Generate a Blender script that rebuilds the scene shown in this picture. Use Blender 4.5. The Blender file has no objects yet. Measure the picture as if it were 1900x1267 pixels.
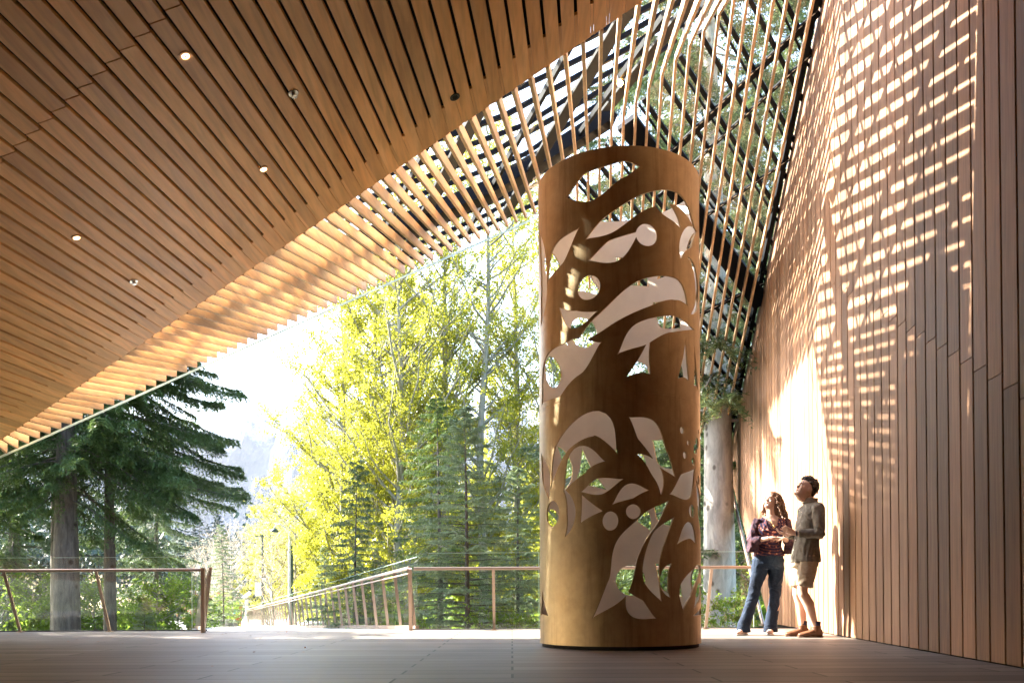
import bpy, bmesh, math, random
import numpy as np
from mathutils import Vector, Matrix, noise, geometry
R=math.radians; PI=math.pi
random.seed(7); rng=np.random.default_rng(11)
SC=bpy.context.scene; COL=SC.collection
F=1580.0; CX,CY=950.0,1103.0; H=0.5; PHI=R(0.27)
SLOPE=0.1                                   # plan direction shared by the ceiling boards and fins: (SLOPE,1)

# ------------------------------------------------------------------ helpers
def ray(px,py):
    dx=px-CX; dy=py-CY
    return ((dx*math.cos(PHI)-dy*math.sin(PHI))/F, (-dx*math.sin(PHI)-dy*math.cos(PHI))/F)
def P(px,py,Y):
    u,w=ray(px,py); return Vector((u*Y,Y,H+w*Y))
def gnd(px,Y,z=0.0):
    return Vector(((px-CX)/F*Y,Y,z))
def tagp(o,label=None,cat=None,group=None,kind=None):
    if label: o['label']=label
    if cat: o['category']=cat
    if group: o['group']=group
    if kind: o['kind']=kind
    return o
def empty(name,loc,label,cat,group=None,rz=0):
    o=bpy.data.objects.new(name,None); COL.objects.link(o); o.location=loc; o.rotation_euler=(0,0,rz)
    o.empty_display_size=0.2
    return tagp(o,label,cat,group)
def link(name,me,mat,parent=None,smooth=False):
    o=bpy.data.objects.new(name,me); COL.objects.link(o)
    if mat and not me.materials: me.materials.append(mat)
    if smooth: me.shade_smooth()
    if parent:
        o.parent=parent
        o.matrix_parent_inverse=Matrix.Identity(4)
    return o
def wmat(o):
    m=o.matrix_basis.copy()
    return wmat(o.parent)@o.matrix_parent_inverse@m if o.parent else m
def setw(o,parent):
    "the mesh is in world coordinates: cancel the parent's transform"
    o.parent=parent; o.matrix_parent_inverse=wmat(parent).inverted(); return o
class MB:
    def __init__(s): s.v=[]; s.f=[]; s.r=[]; s.cur=0.5
    def add(s,vs,fs):
        b=len(s.v); s.v+= [tuple(v) for v in vs]; s.f+=[tuple(b+i for i in f) for f in fs]; s.r+=[s.cur]*len(fs)
    def hexa(s,p):   # p: 8 corners, bottom 0-3, top 4-7
        s.add(p,[(3,2,1,0),(4,5,6,7),(0,1,5,4),(1,2,6,5),(2,3,7,6),(3,0,4,7)])
    def box(s,a,b):
        x0,y0,z0=a; x1,y1,z1=b
        s.hexa([(x0,y0,z0),(x1,y0,z0),(x1,y1,z0),(x0,y1,z0),(x0,y0,z1),(x1,y0,z1),(x1,y1,z1),(x0,y1,z1)])
    def bar(s,a,b,w,h,up=Vector((0,0,1)),bev=0):
        a=Vector(a); b=Vector(b); d=(b-a).normalized(); sd=d.cross(up)
        if sd.length<1e-4: sd=d.cross(Vector((1,0,0)))
        sd.normalize(); u=sd.cross(d).normalized()
        q=[-sd*w/2-u*h/2, sd*w/2-u*h/2, sd*w/2+u*h/2, -sd*w/2+u*h/2]
        s.hexa([a+q[0],a+q[1],a+q[2],a+q[3],b+q[0],b+q[1],b+q[2],b+q[3]])
    def tube(s,pts,rad,n=8,caps=True):
        pts=[Vector(p) for p in pts]
        if not isinstance(rad,(list,tuple)): rad=[rad]*len(pts)
        vs=[]; fs=[]; prev=None
        for i,p in enumerate(pts):
            d=(pts[min(i+1,len(pts)-1)]-pts[max(i-1,0)])
            if d.length<1e-9: d=Vector((0,0,1))
            d.normalize()
            if prev is None:
                a=Vector((0,0,1)) if abs(d.z)<.9 else Vector((1,0,0)); x=d.cross(a).normalized()
            else:
                x=(prev-d*prev.dot(d))
                if x.length<1e-5: x=d.cross(Vector((0,0,1)))
                x.normalize()
            prev=x; y=d.cross(x)
            for k in range(n):
                t=2*PI*k/n; vs.append(p+(x*math.cos(t)+y*math.sin(t))*rad[i])
        m=len(pts)
        for i in range(m-1):
            for k in range(n):
                fs.append((i*n+k,i*n+(k+1)%n,(i+1)*n+(k+1)%n,(i+1)*n+k))
        if caps: fs.append(tuple(range(n-1,-1,-1))); fs.append(tuple((m-1)*n+k for k in range(n)))
        s.add(vs,fs)
    def disc(s,c,nrm,r,th,n=20):
        c=Vector(c); nrm=Vector(nrm).normalized(); s.tube([c-nrm*th/2,c+nrm*th/2],r,n)
    def loft(s,secs,n=20,caps=True):
        "secs: (center, rx, ry, axisX, axisY[,power])"
        vs=[];fs=[]
        for sc in secs:
            c,rx,ry,ax,ay=sc[:5]; pw=sc[5] if len(sc)>5 else 1.0
            for k in range(n):
                t=2*PI*k/n; ct,st=math.cos(t),math.sin(t)
                cc=math.copysign(abs(ct)**pw,ct); ss=math.copysign(abs(st)**pw,st)
                vs.append(Vector(c)+Vector(ax)*rx*cc+Vector(ay)*ry*ss)
        m=len(secs)
        for i in range(m-1):
            for k in range(n): fs.append((i*n+k,i*n+(k+1)%n,(i+1)*n+(k+1)%n,(i+1)*n+k))
        if caps: fs.append(tuple(range(n-1,-1,-1))); fs.append(tuple((m-1)*n+k for k in range(n)))
        s.add(vs,fs)
    def ball(s,c,rx,ry=None,rz=None,M=None,nu=16,nv=10):
        ry=ry or rx; rz=rz or rx; vs=[];fs=[]
        c=Vector(c)
        for i in range(nv+1):
            a=PI*i/nv
            for k in range(nu):
                t=2*PI*k/nu
                v=Vector((rx*math.sin(a)*math.cos(t),ry*math.sin(a)*math.sin(t),rz*math.cos(a)))
                if M: v=M@v
                vs.append(c+v)
        for i in range(nv):
            for k in range(nu): fs.append((i*nu+k,(i+1)*nu+k,(i+1)*nu+(k+1)%nu,i*nu+(k+1)%nu))
        s.add(vs,fs)
    def mesh(s,name,origin=None):
        me=bpy.data.meshes.new(name)
        vs=s.v if origin is None else [(v[0]-origin[0],v[1]-origin[1],v[2]-origin[2]) for v in s.v]
        me.from_pydata(vs,[],s.f); 
        at=me.attributes.new('rnd','FLOAT','FACE'); at.data.foreach_set('value',s.r)
        me.update(); return me
    def build(s,name,mat,parent=None,world=True,smooth=False,recalc=True,bevel=0,origin=None):
        me=s.mesh(name,origin)
        if recalc:
            bm=bmesh.new(); bm.from_mesh(me)
            bmesh.ops.recalc_face_normals(bm,faces=bm.faces); bm.to_mesh(me); bm.free()
        o=link(name,me,mat,None,smooth)
        if origin is not None: o.location=origin
        if parent:
            if world: setw(o,parent)
            else: o.parent=parent
        if bevel:
            b=o.modifiers.new('bevel','BEVEL'); b.width=bevel; b.segments=2; b.limit_method='ANGLE'; b.angle_limit=R(40)
        return o

# ------------------------------------------------------------------ materials
def newmat(name):
    m=bpy.data.materials.new(name); m.use_nodes=True; nt=m.node_tree; nt.nodes.clear()
    out=nt.nodes.new('ShaderNodeOutputMaterial'); return m,nt,out
def N(nt,t,**k):
    n=nt.nodes.new(t)
    for a,b in k.items():
        if a in n.bl_rna.properties: setattr(n,a,b)
        else: n.inputs[a.replace('_',' ')].default_value=b
    return n
def ramp(nt,fac,stops):
    r=nt.nodes.new('ShaderNodeValToRGB'); e=r.color_ramp.elements
    while len(e)<len(stops): e.new(0.5)
    for i,(p,c) in enumerate(stops):
        e[i].position=p; e[i].color=(c[0],c[1],c[2],1) if hasattr(c,'__len__') else (c,c,c,1)
    nt.links.new(fac,r.inputs[0]); return r.outputs[0]
def mixc(nt,a,b,fac,mode='MIX'):
    m=nt.nodes.new('ShaderNodeMix'); m.data_type='RGBA'; m.blend_type=mode
    for s,i in ((fac,0),(a,6),(b,7)):
        if hasattr(s,'default_value') or hasattr(s,'is_output'): nt.links.new(s,m.inputs[i])
        else: m.inputs[i].default_value=s if i==0 else (s[0],s[1],s[2],1)
    return m.outputs[2]
def coords(nt,scale,kind='Object'):
    tc=nt.nodes.new('ShaderNodeTexCoord'); mp=nt.nodes.new('ShaderNodeMapping'); mp.inputs['Scale'].default_value=scale
    nt.links.new(tc.outputs[kind],mp.inputs[0]); return mp.outputs[0]
def noisef(nt,vec,scale=5,detail=4,rough=.55,dist=0):
    n=N(nt,'ShaderNodeTexNoise'); n.inputs['Scale'].default_value=scale; n.inputs['Detail'].default_value=detail
    n.inputs['Roughness'].default_value=rough; n.inputs['Distortion'].default_value=dist
    nt.links.new(vec,n.inputs['Vector']); return n.outputs['Fac']
def principled(nt,out,color,rough=.5,metal=0,bump=None,bstr=.2,spec=.5):
    p=nt.nodes.new('ShaderNodeBsdfPrincipled')
    if hasattr(color,'is_output'): nt.links.new(color,p.inputs['Base Color'])
    else: p.inputs['Base Color'].default_value=(*color,1)
    if hasattr(rough,'is_output'): nt.links.new(rough,p.inputs['Roughness'])
    else: p.inputs['Roughness'].default_value=rough
    p.inputs['Metallic'].default_value=metal; p.inputs['Specular IOR Level'].default_value=spec
    if bump is not None:
        b=nt.nodes.new('ShaderNodeBump'); b.inputs['Strength'].default_value=bstr; b.inputs['Distance'].default_value=.02
        nt.links.new(bump,b.inputs['Height']); nt.links.new(b.outputs[0],p.inputs['Normal'])
    nt.links.new(p.outputs[0],out.inputs[0]); return p
def wood(name,c0,c1,c2,scale,rough=.5,spec=.4,tn=1.0):
    m,nt,out=newmat(name)
    v=coords(nt,scale)
    at=N(nt,'ShaderNodeAttribute'); at.attribute_name='rnd'
    add=N(nt,'ShaderNodeVectorMath',operation='ADD'); cmb=N(nt,'ShaderNodeCombineXYZ')
    mu=N(nt,'ShaderNodeMath',operation='MULTIPLY'); mu.inputs[1].default_value=57.3
    nt.links.new(at.outputs['Fac'],mu.inputs[0])
    for i in range(3): nt.links.new(mu.outputs[0],cmb.inputs[i])
    nt.links.new(v,add.inputs[0]); nt.links.new(cmb.outputs[0],add.inputs[1])
    g=noisef(nt,add.outputs[0],1.0,5,.6,1.2)
    g2=noisef(nt,add.outputs[0],4.5,3,.5,.3)
    col=ramp(nt,g,[(.28,c0),(.5,c1),(.75,c2)])
    fine=ramp(nt,g2,[(.3,.78),(.6,1.0)])
    col=mixc(nt,col,fine,1.0,'MULTIPLY')
    tone=ramp(nt,at.outputs['Fac'],[(a,tuple(1+(q-1)*tn for q in b)) for a,b in [(0,(.62,.58,.54)),(.3,(.84,.82,.78)),(.55,(.98,.97,.96)),(.8,(1.08,1.04,1.02)),(1,(1.2,1.10,.98))]])
    col=mixc(nt,col,tone,1.0,'MULTIPLY')
    rr=ramp(nt,g,[(.2,rough-.08),(.8,rough+.12)])
    principled(nt,out,col,rr,0,g2,.12,spec); return m
def plain(name,color,rough=.5,metal=0,nscale=6,var=.15,bstr=.1,spec=.5):
    m,nt,out=newmat(name); v=coords(nt,(1,1,1)); g=noisef(nt,v,nscale,5,.6)
    c0=tuple(c*(1-var) for c in color); c1=tuple(min(1,c*(1+var)) for c in color)
    col=ramp(nt,g,[(.3,c0),(.7,c1)]); rr=ramp(nt,g,[(.3,max(.02,rough-.06)),(.7,rough+.06)])
    principled(nt,out,col,rr,metal,g,bstr,spec); return m
def glassmat(name,tint=(.93,.97,.95),refl=.10,dirt=.03):
    m,nt,out=newmat(name)
    t=N(nt,'ShaderNodeBsdfTransparent'); t.inputs[0].default_value=(*tint,1)
    g=N(nt,'ShaderNodeBsdfGlossy'); g.inputs['Roughness'].default_value=.03; g.inputs[0].default_value=(1,1,1,1)
    lw=N(nt,'ShaderNodeLayerWeight'); lw.inputs[0].default_value=.35
    mr=N(nt,'ShaderNodeMapRange'); mr.inputs[3].default_value=refl*.6; mr.inputs[4].default_value=refl*3.2
    nt.links.new(lw.outputs['Fresnel'],mr.inputs[0])
    mx=N(nt,'ShaderNodeMixShader'); nt.links.new(mr.outputs[0],mx.inputs[0]); nt.links.new(t.outputs[0],mx.inputs[1]); nt.links.new(g.outputs[0],mx.inputs[2])
    d=N(nt,'ShaderNodeBsdfDiffuse'); d.inputs[0].default_value=(.75,.8,.78,1)
    v=coords(nt,(1,1,1)); nz=noisef(nt,v,1.5,5,.65); dr=N(nt,'ShaderNodeMapRange'); dr.inputs[1].default_value=.35; dr.inputs[2].default_value=.8; dr.inputs[3].default_value=dirt*.3; dr.inputs[4].default_value=dirt*2
    nt.links.new(nz,dr.inputs[0])
    m2=N(nt,'ShaderNodeMixShader'); nt.links.new(dr.outputs[0],m2.inputs[0]); nt.links.new(mx.outputs[0],m2.inputs[1]); nt.links.new(d.outputs[0],m2.inputs[2])
    nt.links.new(m2.outputs[0],out.inputs[0]); return m
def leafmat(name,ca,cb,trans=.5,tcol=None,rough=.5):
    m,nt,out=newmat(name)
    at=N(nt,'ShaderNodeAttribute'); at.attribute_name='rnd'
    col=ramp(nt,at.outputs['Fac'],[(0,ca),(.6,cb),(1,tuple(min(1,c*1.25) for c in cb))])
    p=N(nt,'ShaderNodeBsdfPrincipled'); nt.links.new(col,p.inputs['Base Color']); p.inputs['Roughness'].default_value=rough
    p.inputs['Specular IOR Level'].default_value=.35
    t=N(nt,'ShaderNodeBsdfTranslucent')
    tc=mixc(nt,col,tcol or cb,.6); nt.links.new(tc,t.inputs[0])
    mx=N(nt,'ShaderNodeMixShader'); mx.inputs[0].default_value=trans
    nt.links.new(p.outputs[0],mx.inputs[1]); nt.links.new(t.outputs[0],mx.inputs[2]); nt.links.new(mx.outputs[0],out.inputs[0]); return m
def emis(name,c,s):
    m,nt,out=newmat(name); e=N(nt,'ShaderNodeEmission'); e.inputs[0].default_value=(*c,1); e.inputs[1].default_value=s
    nt.links.new(e.outputs[0],out.inputs[0]); return m

M={}
M['ceil']=wood('ceiling_hemlock',(.64,.335,.11),(.80,.455,.165),(.88,.56,.25),(5.0,.45,5.0),.42,.45,.55)
M['fin']=wood('fin_hemlock',(.54,.36,.20),(.66,.46,.275),(.74,.54,.35),(9,.5,9),.40,.45)
M['wall']=wood('wall_cedar',(.24,.125,.07),(.35,.20,.12),(.45,.28,.175),(9,9,.55),.55,.3)
M['dark']=plain('dark_backing',(.012,.010,.009),.9)
M['steel']=plain('dark_painted_steel',(.003,.0045,.008),.6,0,9,.1,0,spec=.12)
M['steelgrey']=plain('grey_painted_steel',(.004,.006,.011),.6,0,7,.1,0,spec=.12)
M['plate']=plain('grey_steel_plate',(.030,.032,.036),.6,0,7,.15,0,spec=.15)
M['glass']=glassmat('clear_glass',(.95,.98,.965),.03,.004)
M['roofglass']=glassmat('dusty_roof_glass',(.90,.94,.93),.05,.09)
M['glassedge']=plain('green_glass_edge',(.55,.74,.68),.15,0,20,.1)
M['rail']=plain('bronze_stainless_rail',(.42,.32,.26),.33,.7,25,.04,.01)
M['clamp']=plain('black_clamp',(.03,.03,.035),.5)
M['roof']=plain('roof_metal',(.12,.12,.13),.5,.4)

# ------------------------------------------------------------------ camera, light, world
cam=bpy.data.cameras.new('camera'); co=bpy.data.objects.new('camera',cam); COL.objects.link(co); SC.camera=co
cam.sensor_width=36; cam.lens=36*F/1900; cam.shift_y=(CY-633.5)/1900; cam.clip_end=20000; cam.clip_start=.05
co.matrix_world=Matrix.Translation((0,0,H))@Matrix.Rotation(R(90),4,'X')@Matrix.Rotation(-PHI,4,'Z')
SUN=Vector((-.68,.305,.47)).normalized()
sl=bpy.data.lights.new('sun','SUN'); so=bpy.data.objects.new('sun',sl); COL.objects.link(so)
sl.energy=5.0; sl.angle=R(.5); sl.color=(1.0,.93,.82)
so.rotation_euler=SUN.to_track_quat('Z','Y').to_euler(); so.location=(-20,10,20)
w=bpy.data.worlds.new('World'); SC.world=w; w.use_nodes=True; nt=w.node_tree
bg=nt.nodes['Background']; sky=nt.nodes.new('ShaderNodeTexSky'); sky.sky_type='NISHITA'; sky.sun_disc=False
sky.sun_elevation=math.asin(SUN.z); sky.sun_rotation=math.atan2(SUN.x,SUN.y); sky.air_density=1.0; sky.dust_density=2.5; sky.ozone_density=1.2
nt.links.new(sky.outputs[0],bg.inputs[0]); bg.inputs[1].default_value=.15
SC.view_settings.view_transform='Standard'; SC.view_settings.look='None'; SC.view_settings.exposure=3.3; SC.view_settings.gamma=1
SC.render.engine='CYCLES'
SC.cycles.max_bounces=12; SC.cycles.diffuse_bounces=5; SC.cycles.transparent_max_bounces=24; SC.cycles.glossy_bounces=4
SC.cycles.transmission_bounces=6; SC.cycles.sample_clamp_indirect=8; SC.cycles.caustics_reflective=False; SC.cycles.caustics_refractive=False

# ================================================================== BUILDING
K=4.9; MC=.35; PITCH=.136
V3=Vector
def czof(xp): return H+K+MC*xp                      # ceiling underside height at X'=X-SLOPE*Y
def ceilpt(px,py):
    u,w_=ray(px,py); Y=K/(w_-MC*(u-SLOPE)); return V3((u*Y,Y,H+w_*Y))
Fa=ceilpt(8,812); Fb=ceilpt(1197,0)
def xpr(p): return p.x-SLOPE*p.y
fs_=(Fb.y-Fa.y)/(xpr(Fb)-xpr(Fa))
def fold(c):
    y=Fa.y+fs_*(c-xpr(Fa)); return V3((c+SLOPE*y,y,czof(c)))
APEX=P(1010,395,13.0); L0=P(0,845,11.7)
def edge(c):
    t=(c-xpr(L0))/(xpr(APEX)-xpr(L0)); return L0+(APEX-L0)*t
CA=xpr(APEX)
W1=P(1349,860,19.1)
# wall plane: X = WA + WB*Y
WB=.1117; WA=2.71
def wallpt(px,py):
    u,w_=ray(px,py); Y=WA/(u-WB); return V3((u*Y,Y,H+w_*Y))
W1=wallpt(1349,860); W2=wallpt(1525,0)
# right glass plane through APEX, W1, W2
nR=(W1-APEX).cross(W2-APEX).normalized()
if nR.z<0: nR=-nR
def rz(x,y,off=0): return APEX.z+off-(nR.x*(x-APEX.x)+nR.y*(y-APEX.y))/nR.z
def onR(px,py,off=0):
    u,w_=ray(px,py); q=V3((u,1,w_)); o=V3((0,0,H-off)); t=nR.dot(APEX-o)/nR.dot(q); return V3((u*t,t,H+w_*t))
KA=onR(1158,214,-.28); KB=onR(1322,42,-.28)
def kink(c):
    t=(c-xpr(KA))/(xpr(KB)-xpr(KA)); y=KA.y+(KB.y-KA.y)*t; x=c+SLOPE*y
    return V3((x,y,rz(x,y,-.28)))
CMAX=2.55
RR=kink(CMAX+.25)+V3((0,0,.3))
print('fold',Fa,Fb,'apex',APEX,'L0',L0,'W1',W1,'W2',W2,'KA',KA,'KB',KB,'RR',RR, 'nR',nR)

# ---- ceiling
ceil_=empty('wooden_ceiling',(-4,4,6),'sloping timber plank ceiling with recessed lights over the terrace','ceiling')
mb=MB(); hw=.0545
YB=-4.5
cs=[]; c=-12.6
while c<CMAX+.2: cs.append(c); c+=PITCH
J0=ceilpt(0,300); J1=ceilpt(225,100)                 # staggered end joints
for i,c in enumerate(cs):
    f=fold(c); z=czof(c); dz=MC*hw
    yj=J0.y+(c-xpr(J0))*(J1.y-J0.y)/(xpr(J1)-xpr(J0)) if -9.5<c<2 else None
    segs=[(YB,f.y)]
    if yj and yj<f.y-1.5: segs=[(YB,yj-.004),(yj+.004,f.y)]
    for (y0,y1) in segs:
        mb.cur=rng.random()
        ya=y0 if y0==YB else y0+fs_*0
        def cn(dx,y,dzz): return (c+dx+SLOPE*y,y,z+MC*dx+dzz)
        yl=y1+(fs_*-hw if y1==f.y else 0); yr=y1+(fs_*hw if y1==f.y else 0)
        mb.hexa([cn(-hw,ya,0),cn(hw,ya,0),cn(hw,yr,0),cn(-hw,yl,0),cn(-hw,ya,.03),cn(hw,ya,.03),cn(hw,yr,.03),cn(-hw,yl,.03)])
boards=mb.build('planks',M['ceil'],ceil_,bevel=.003)
mb=MB()                                              # short filler pieces that close the gaps near the edge
for i in range(len(cs)-1):
    c=cs[i]+PITCH/2; f=fold(c); z=czof(c); g=PITCH/2-hw; mb.cur=rng.random()
    def cn(dx,y,dzz): return (c+dx+SLOPE*y,y,z+MC*dx+dzz)
    a=g-.0015
    mb.hexa([cn(-a,f.y-.40,.004),cn(a,f.y-.40,.004),cn(a,f.y+fs_*a-.003,.004),cn(-a,f.y-fs_*a-.003,.004),cn(-a,f.y-.40,.03),cn(a,f.y-.40,.03),cn(a,f.y-.003,.03),cn(-a,f.y-.003,.03)])
mb.build('filler_strip',M['ceil'],ceil_)
mb=MB()
ca,cb=cs[0]-.1,cs[-1]+.12
def cq(c,y,d): return (c+SLOPE*y,y,czof(c)+d)
fa,fb=fold(ca).y-.03,fold(cb).y-.03
mb.hexa([cq(ca,YB,.07),cq(cb,YB,.07),cq(cb,fb,.07),cq(ca,fa,.07),cq(ca,YB,.12),cq(cb,YB,.12),cq(cb,fb,.12),cq(ca,fa,.12)])
mb.build('backing_panel',M['dark'],ceil_)
mb=MB()
mb.hexa([cq(ca,YB,.125),cq(cb,YB,.125),cq(cb,fb,.125),cq(ca,fa,.125),cq(ca,YB,.42),cq(cb,YB,.42),cq(cb,fb,.42),cq(ca,fa,.42)])
mb.build('roof_deck',M['roof'],ceil_)

# ---- recessed lights and sprinklers
bulb=emis('warm_lamp',(1.0,.62,.28),1.6)
M['ring']=plain('black_trim_ring',(.03,.028,.026),.4,.3); M['nickel']=plain('brushed_nickel',(.55,.52,.47),.3,1.0,30,.1)
nC=V3((-MC,MC*SLOPE*1.0,1)).normalized()
def onceil(px,py): return ceilpt(px,py)
def ceil_frame(px,py): 
    p=ceilpt(px,py); return p-nC*.001
dl=[(344,104,'lit recessed downlight highest in the plank ceiling, nearest the camera'),(489,314,'lit recessed downlight in the middle of the plank ceiling, beside the slatted edge'),(142,441,'lit recessed downlight far left in the lower part of the plank ceiling')]
def downlight(px,py,label,lit=True):
    p=ceil_frame(px,py)
    t=empty('downlight',p,label,'light','round fittings recessed in the plank ceiling')
    m=MB(); n=24; r0,r1=.046,.030
    X=nC.cross(V3((0,1,0))).normalized(); Yv=nC.cross(X)
    def rg(r,d): return [tuple(p+(X*math.cos(2*PI*k/n)+Yv*math.sin(2*PI*k/n))*r-nC*d) for k in range(n)]
    L=[rg(r0,-.004),rg(r0,.006),rg(r1,.006),rg(r1*.9,-.012)]
    vs=sum(L,[]); fs=[(j*n+k,j*n+(k+1)%n,(j+1)*n+(k+1)%n,(j+1)*n+k) for j in range(3) for k in range(n)]
    m.add(vs,fs); m.build('trim_ring',M['ring'] if not lit else M['copper'],t)
    m=MB(); m.disc(p-nC*.001,nC,.027,.004); m.build('lens',bulb if lit else M['dark'],t)
    if lit:
        m=MB(); m.tube([p-nC*.0035,p-nC*.004],.009,12); m.build('lamp_core',M['ring'],t)
M['copper']=plain('copper_trim',(.45,.25,.12),.35,.8)
for a in dl: downlight(*a)
downlight(844,180,'unlit black recessed fitting near the slatted edge of the ceiling',False)
for (px,py,lb) in [(544,173,'small metal sprinkler head on the upper middle of the plank ceiling'),(248,522,'small metal sprinkler head on the lower left of the plank ceiling')]:
    p=ceil_frame(px,py); t=empty('sprinkler_head',p,lb,'sprinkler','sprinkler heads on the plank ceiling')
    m=MB(); m.disc(p-nC*.003,nC,.042,.006,20); m.build('escutcheon',M['nickel'],t)
    m=MB(); m.tube([p-nC*.005,p-nC*.03],.012,10); m.tube([p-nC*.03,p-nC*.034],[.024,.024],12)
    m.bar(p-nC*.004+V3((.014,0,0)),p-nC*.034+V3((.014,0,0)),.004,.004); m.bar(p-nC*.004-V3((.014,0,0)),p-nC*.034-V3((.014,0,0)),.004,.004)
    m.build('deflector',M['nickel'],t)

# ---- slatted sunscreen
scr=empty('timber_sunscreen',(0,11,6),'fan of parallel timber fins hanging under the glazed roof edge','sunscreen')
FT=.035
def fin(c,depth):
    m=MB(); m.cur=rng.random()
    f=fold(c)+V3((0,.012,0))
    if c<CA-.02:
        e=edge(c); e2=f.lerp(e,.955); e2.z=f.z+(e.z-.02-f.z)*.955
        pts=[f,e2]
    else:
        k=kink(c)
        # end on the lower edge line APEX->W1
        A=xpr(APEX); B=xpr(W1); t=(c-A)/(B-A); q=APEX+(W1-APEX)*t; q=k.lerp(V3((c+SLOPE*q.y,q.y,rz(c+SLOPE*q.y,q.y,-.28))),.975)
        pts=[f,k,q]
    n=len(pts); sec=[]
    for i,p in enumerate(pts):
        d0=(depth if len(pts)==2 else (.075 if i==1 else .115)) if i>0 else .13
        up=V3((0,0,d0))
        dd=V3((SLOPE*.0,0,0))
        endcut=.05 if i==n-1 else 0
        dirv=(pts[i]-pts[i-1]).normalized() if i else V3((0,0,0))
        lo=p; hi=p+up+dirv*endcut*0
        sec.append([(lo.x-FT/2,lo.y,lo.z),(lo.x+FT/2,lo.y,lo.z),(hi.x+FT/2,hi.y,hi.z),(hi.x-FT/2,hi.y,hi.z)])
    vs=sum(sec,[]); fs=[(3,2,1,0),tuple(4*(n-1)+k for k in range(4))]
    for i in range(n-1):
        for k in range(4): fs.append((4*i+k,4*i+(k+1)%4,4*(i+1)+(k+1)%4,4*(i+1)+k))
    m.add(vs,fs); m.build('fin',M['fin'],scr,bevel=.003)
fc=[c for c in cs if -9.9<c<CA-.05]; c=fc[-1]+.150
while c<CMAX+.15: fc.append(c); c+=.163
for c in fc: fin(c,.062+.075*min(1,max(0,(-1.4-c)/1.9)))
print('fins',len(fc))

# ---- glazed roof, left slope
sk=empty('glazed_roof',(0,12,7),'sloping glass roof on dark steel framing above the timber fins','skylight')
def gtop(c):                                          # glass above fins at the ridge/edge side
    return edge(c)+V3((0,0,.16)) if c<CA else kink(c)+V3((0,0,.30))
def gbot(c): return fold(c)+V3((0,-.35,.75))
m=MB(); cc=[fc[0]-.3+ i*(CMAX+.2-fc[0]+.3)/40 for i in range(41)]
vs=[];fs=[]
for c in cc: vs+=[gbot(c),gtop(c)]
for i in range(40): fs.append((2*i,2*i+1,2*i+3,2*i+2))
m.add(vs,fs); m.build('glass_pane',M['roofglass'],sk)
m=MB()                                               # front fascia glass strip hanging at the edge
e0=edge(fc[0]-1.0); e1=APEX
m.bar(e0+V3((0,.05,.0)),e1+V3((0,.05,0)),.012,.028); m.build('fascia_glass',M['glassedge2'] if 'glassedge2' in M else M['glassedge'],sk)
# purlins and plates of the left slope, parallel to the front edge
def lp(c,s,dz): 
    a=gbot(c); b=gtop(c); q=a.lerp(b,s); return q+V3((0,0,dz))
def pm(s0,s1,c0,c1,dz,w_,h_,mt,name,n=1):
    m=MB(); m.bar(lp(c0,s0,dz),lp(c1,s1,dz),w_,h_,V3((-.3,0,1))); return m.build(name,mt,sk)
def yline(off,c0,c1,dz,w_,h_,mt,name):
    "member parallel to the front edge, off metres behind it"
    def q(c):
        y=edge(c).y-off; a=gbot(c); b=gtop(c); t=(y-a.y)/(b.y-a.y); return a.lerp(b,min(1,max(0,t)))+V3((0,0,dz))
    n=8; pts=[q(c0+(c1-c0)*k/n) for k in range(n+1)]; m=MB(); up=V3((-.3,0,1)).normalized()
    vs=[]
    for i,p in enumerate(pts):
        d=(pts[min(i+1,n)]-pts[max(i-1,0)]).normalized(); sd=d.cross(up).normalized(); u_=sd.cross(d)
        vs+=[p-sd*w_/2-u_*h_/2,p+sd*w_/2-u_*h_/2,p+sd*w_/2+u_*h_/2,p-sd*w_/2+u_*h_/2]
    m.add(vs,[(3,2,1,0),tuple(4*n+k for k in range(4))]+[(4*i+k,4*i+(k+1)%4,4*i+4+(k+1)%4,4*i+4+k) for i in range(n) for k in range(4)])
    return m.build(name,mt,sk)
def cfold(off):   # c at which a line off metres behind the edge meets the fold
    c=-9.0
    while c<3 and (edge(c).y-fold(c).y+.2)<off: c+=.05
    return c
def cridge(off):
    c=CA
    while c<CMAX and edge(c).y-off<kink(c).y: c+=.05
    return c
offs=[.22,.60,.98,2.05,2.45,2.85,3.25,3.65,4.05,4.45,4.85]
for i,o_ in enumerate(offs):
    c0=cfold(o_); c1=min(CMAX,cridge(o_)-.03)
    if c1-c0>.3: yline(o_,c0,c1,-.045,.032 if i%2 else .045,.05,M['steel'],'purlin')
# primary steel: deep girder following the opening
yline(1.55,cfold(1.55),cridge(1.55)-.0,-.13,.30,.18,M['steelgrey'],'girder')
# diagonal trusses above the glass
random.seed(3)
c=-6.4
while c<1.6:
    for (da,db,w_) in ((0,2.3,.05),(0.55,2.9,.17)):
        a=lp(c+da,.93,-.09); b=lp(min(CMAX,c+db),.05,-.11)
        if a.y>b.y+.4:
            m=MB(); m.bar(a,b,w_,.03 if w_>.1 else .06,V3((-.3,0,1))); m.build('brace',M['plate'] if w_>.1 else M['steel'],sk)
    c+=1.5
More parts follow.
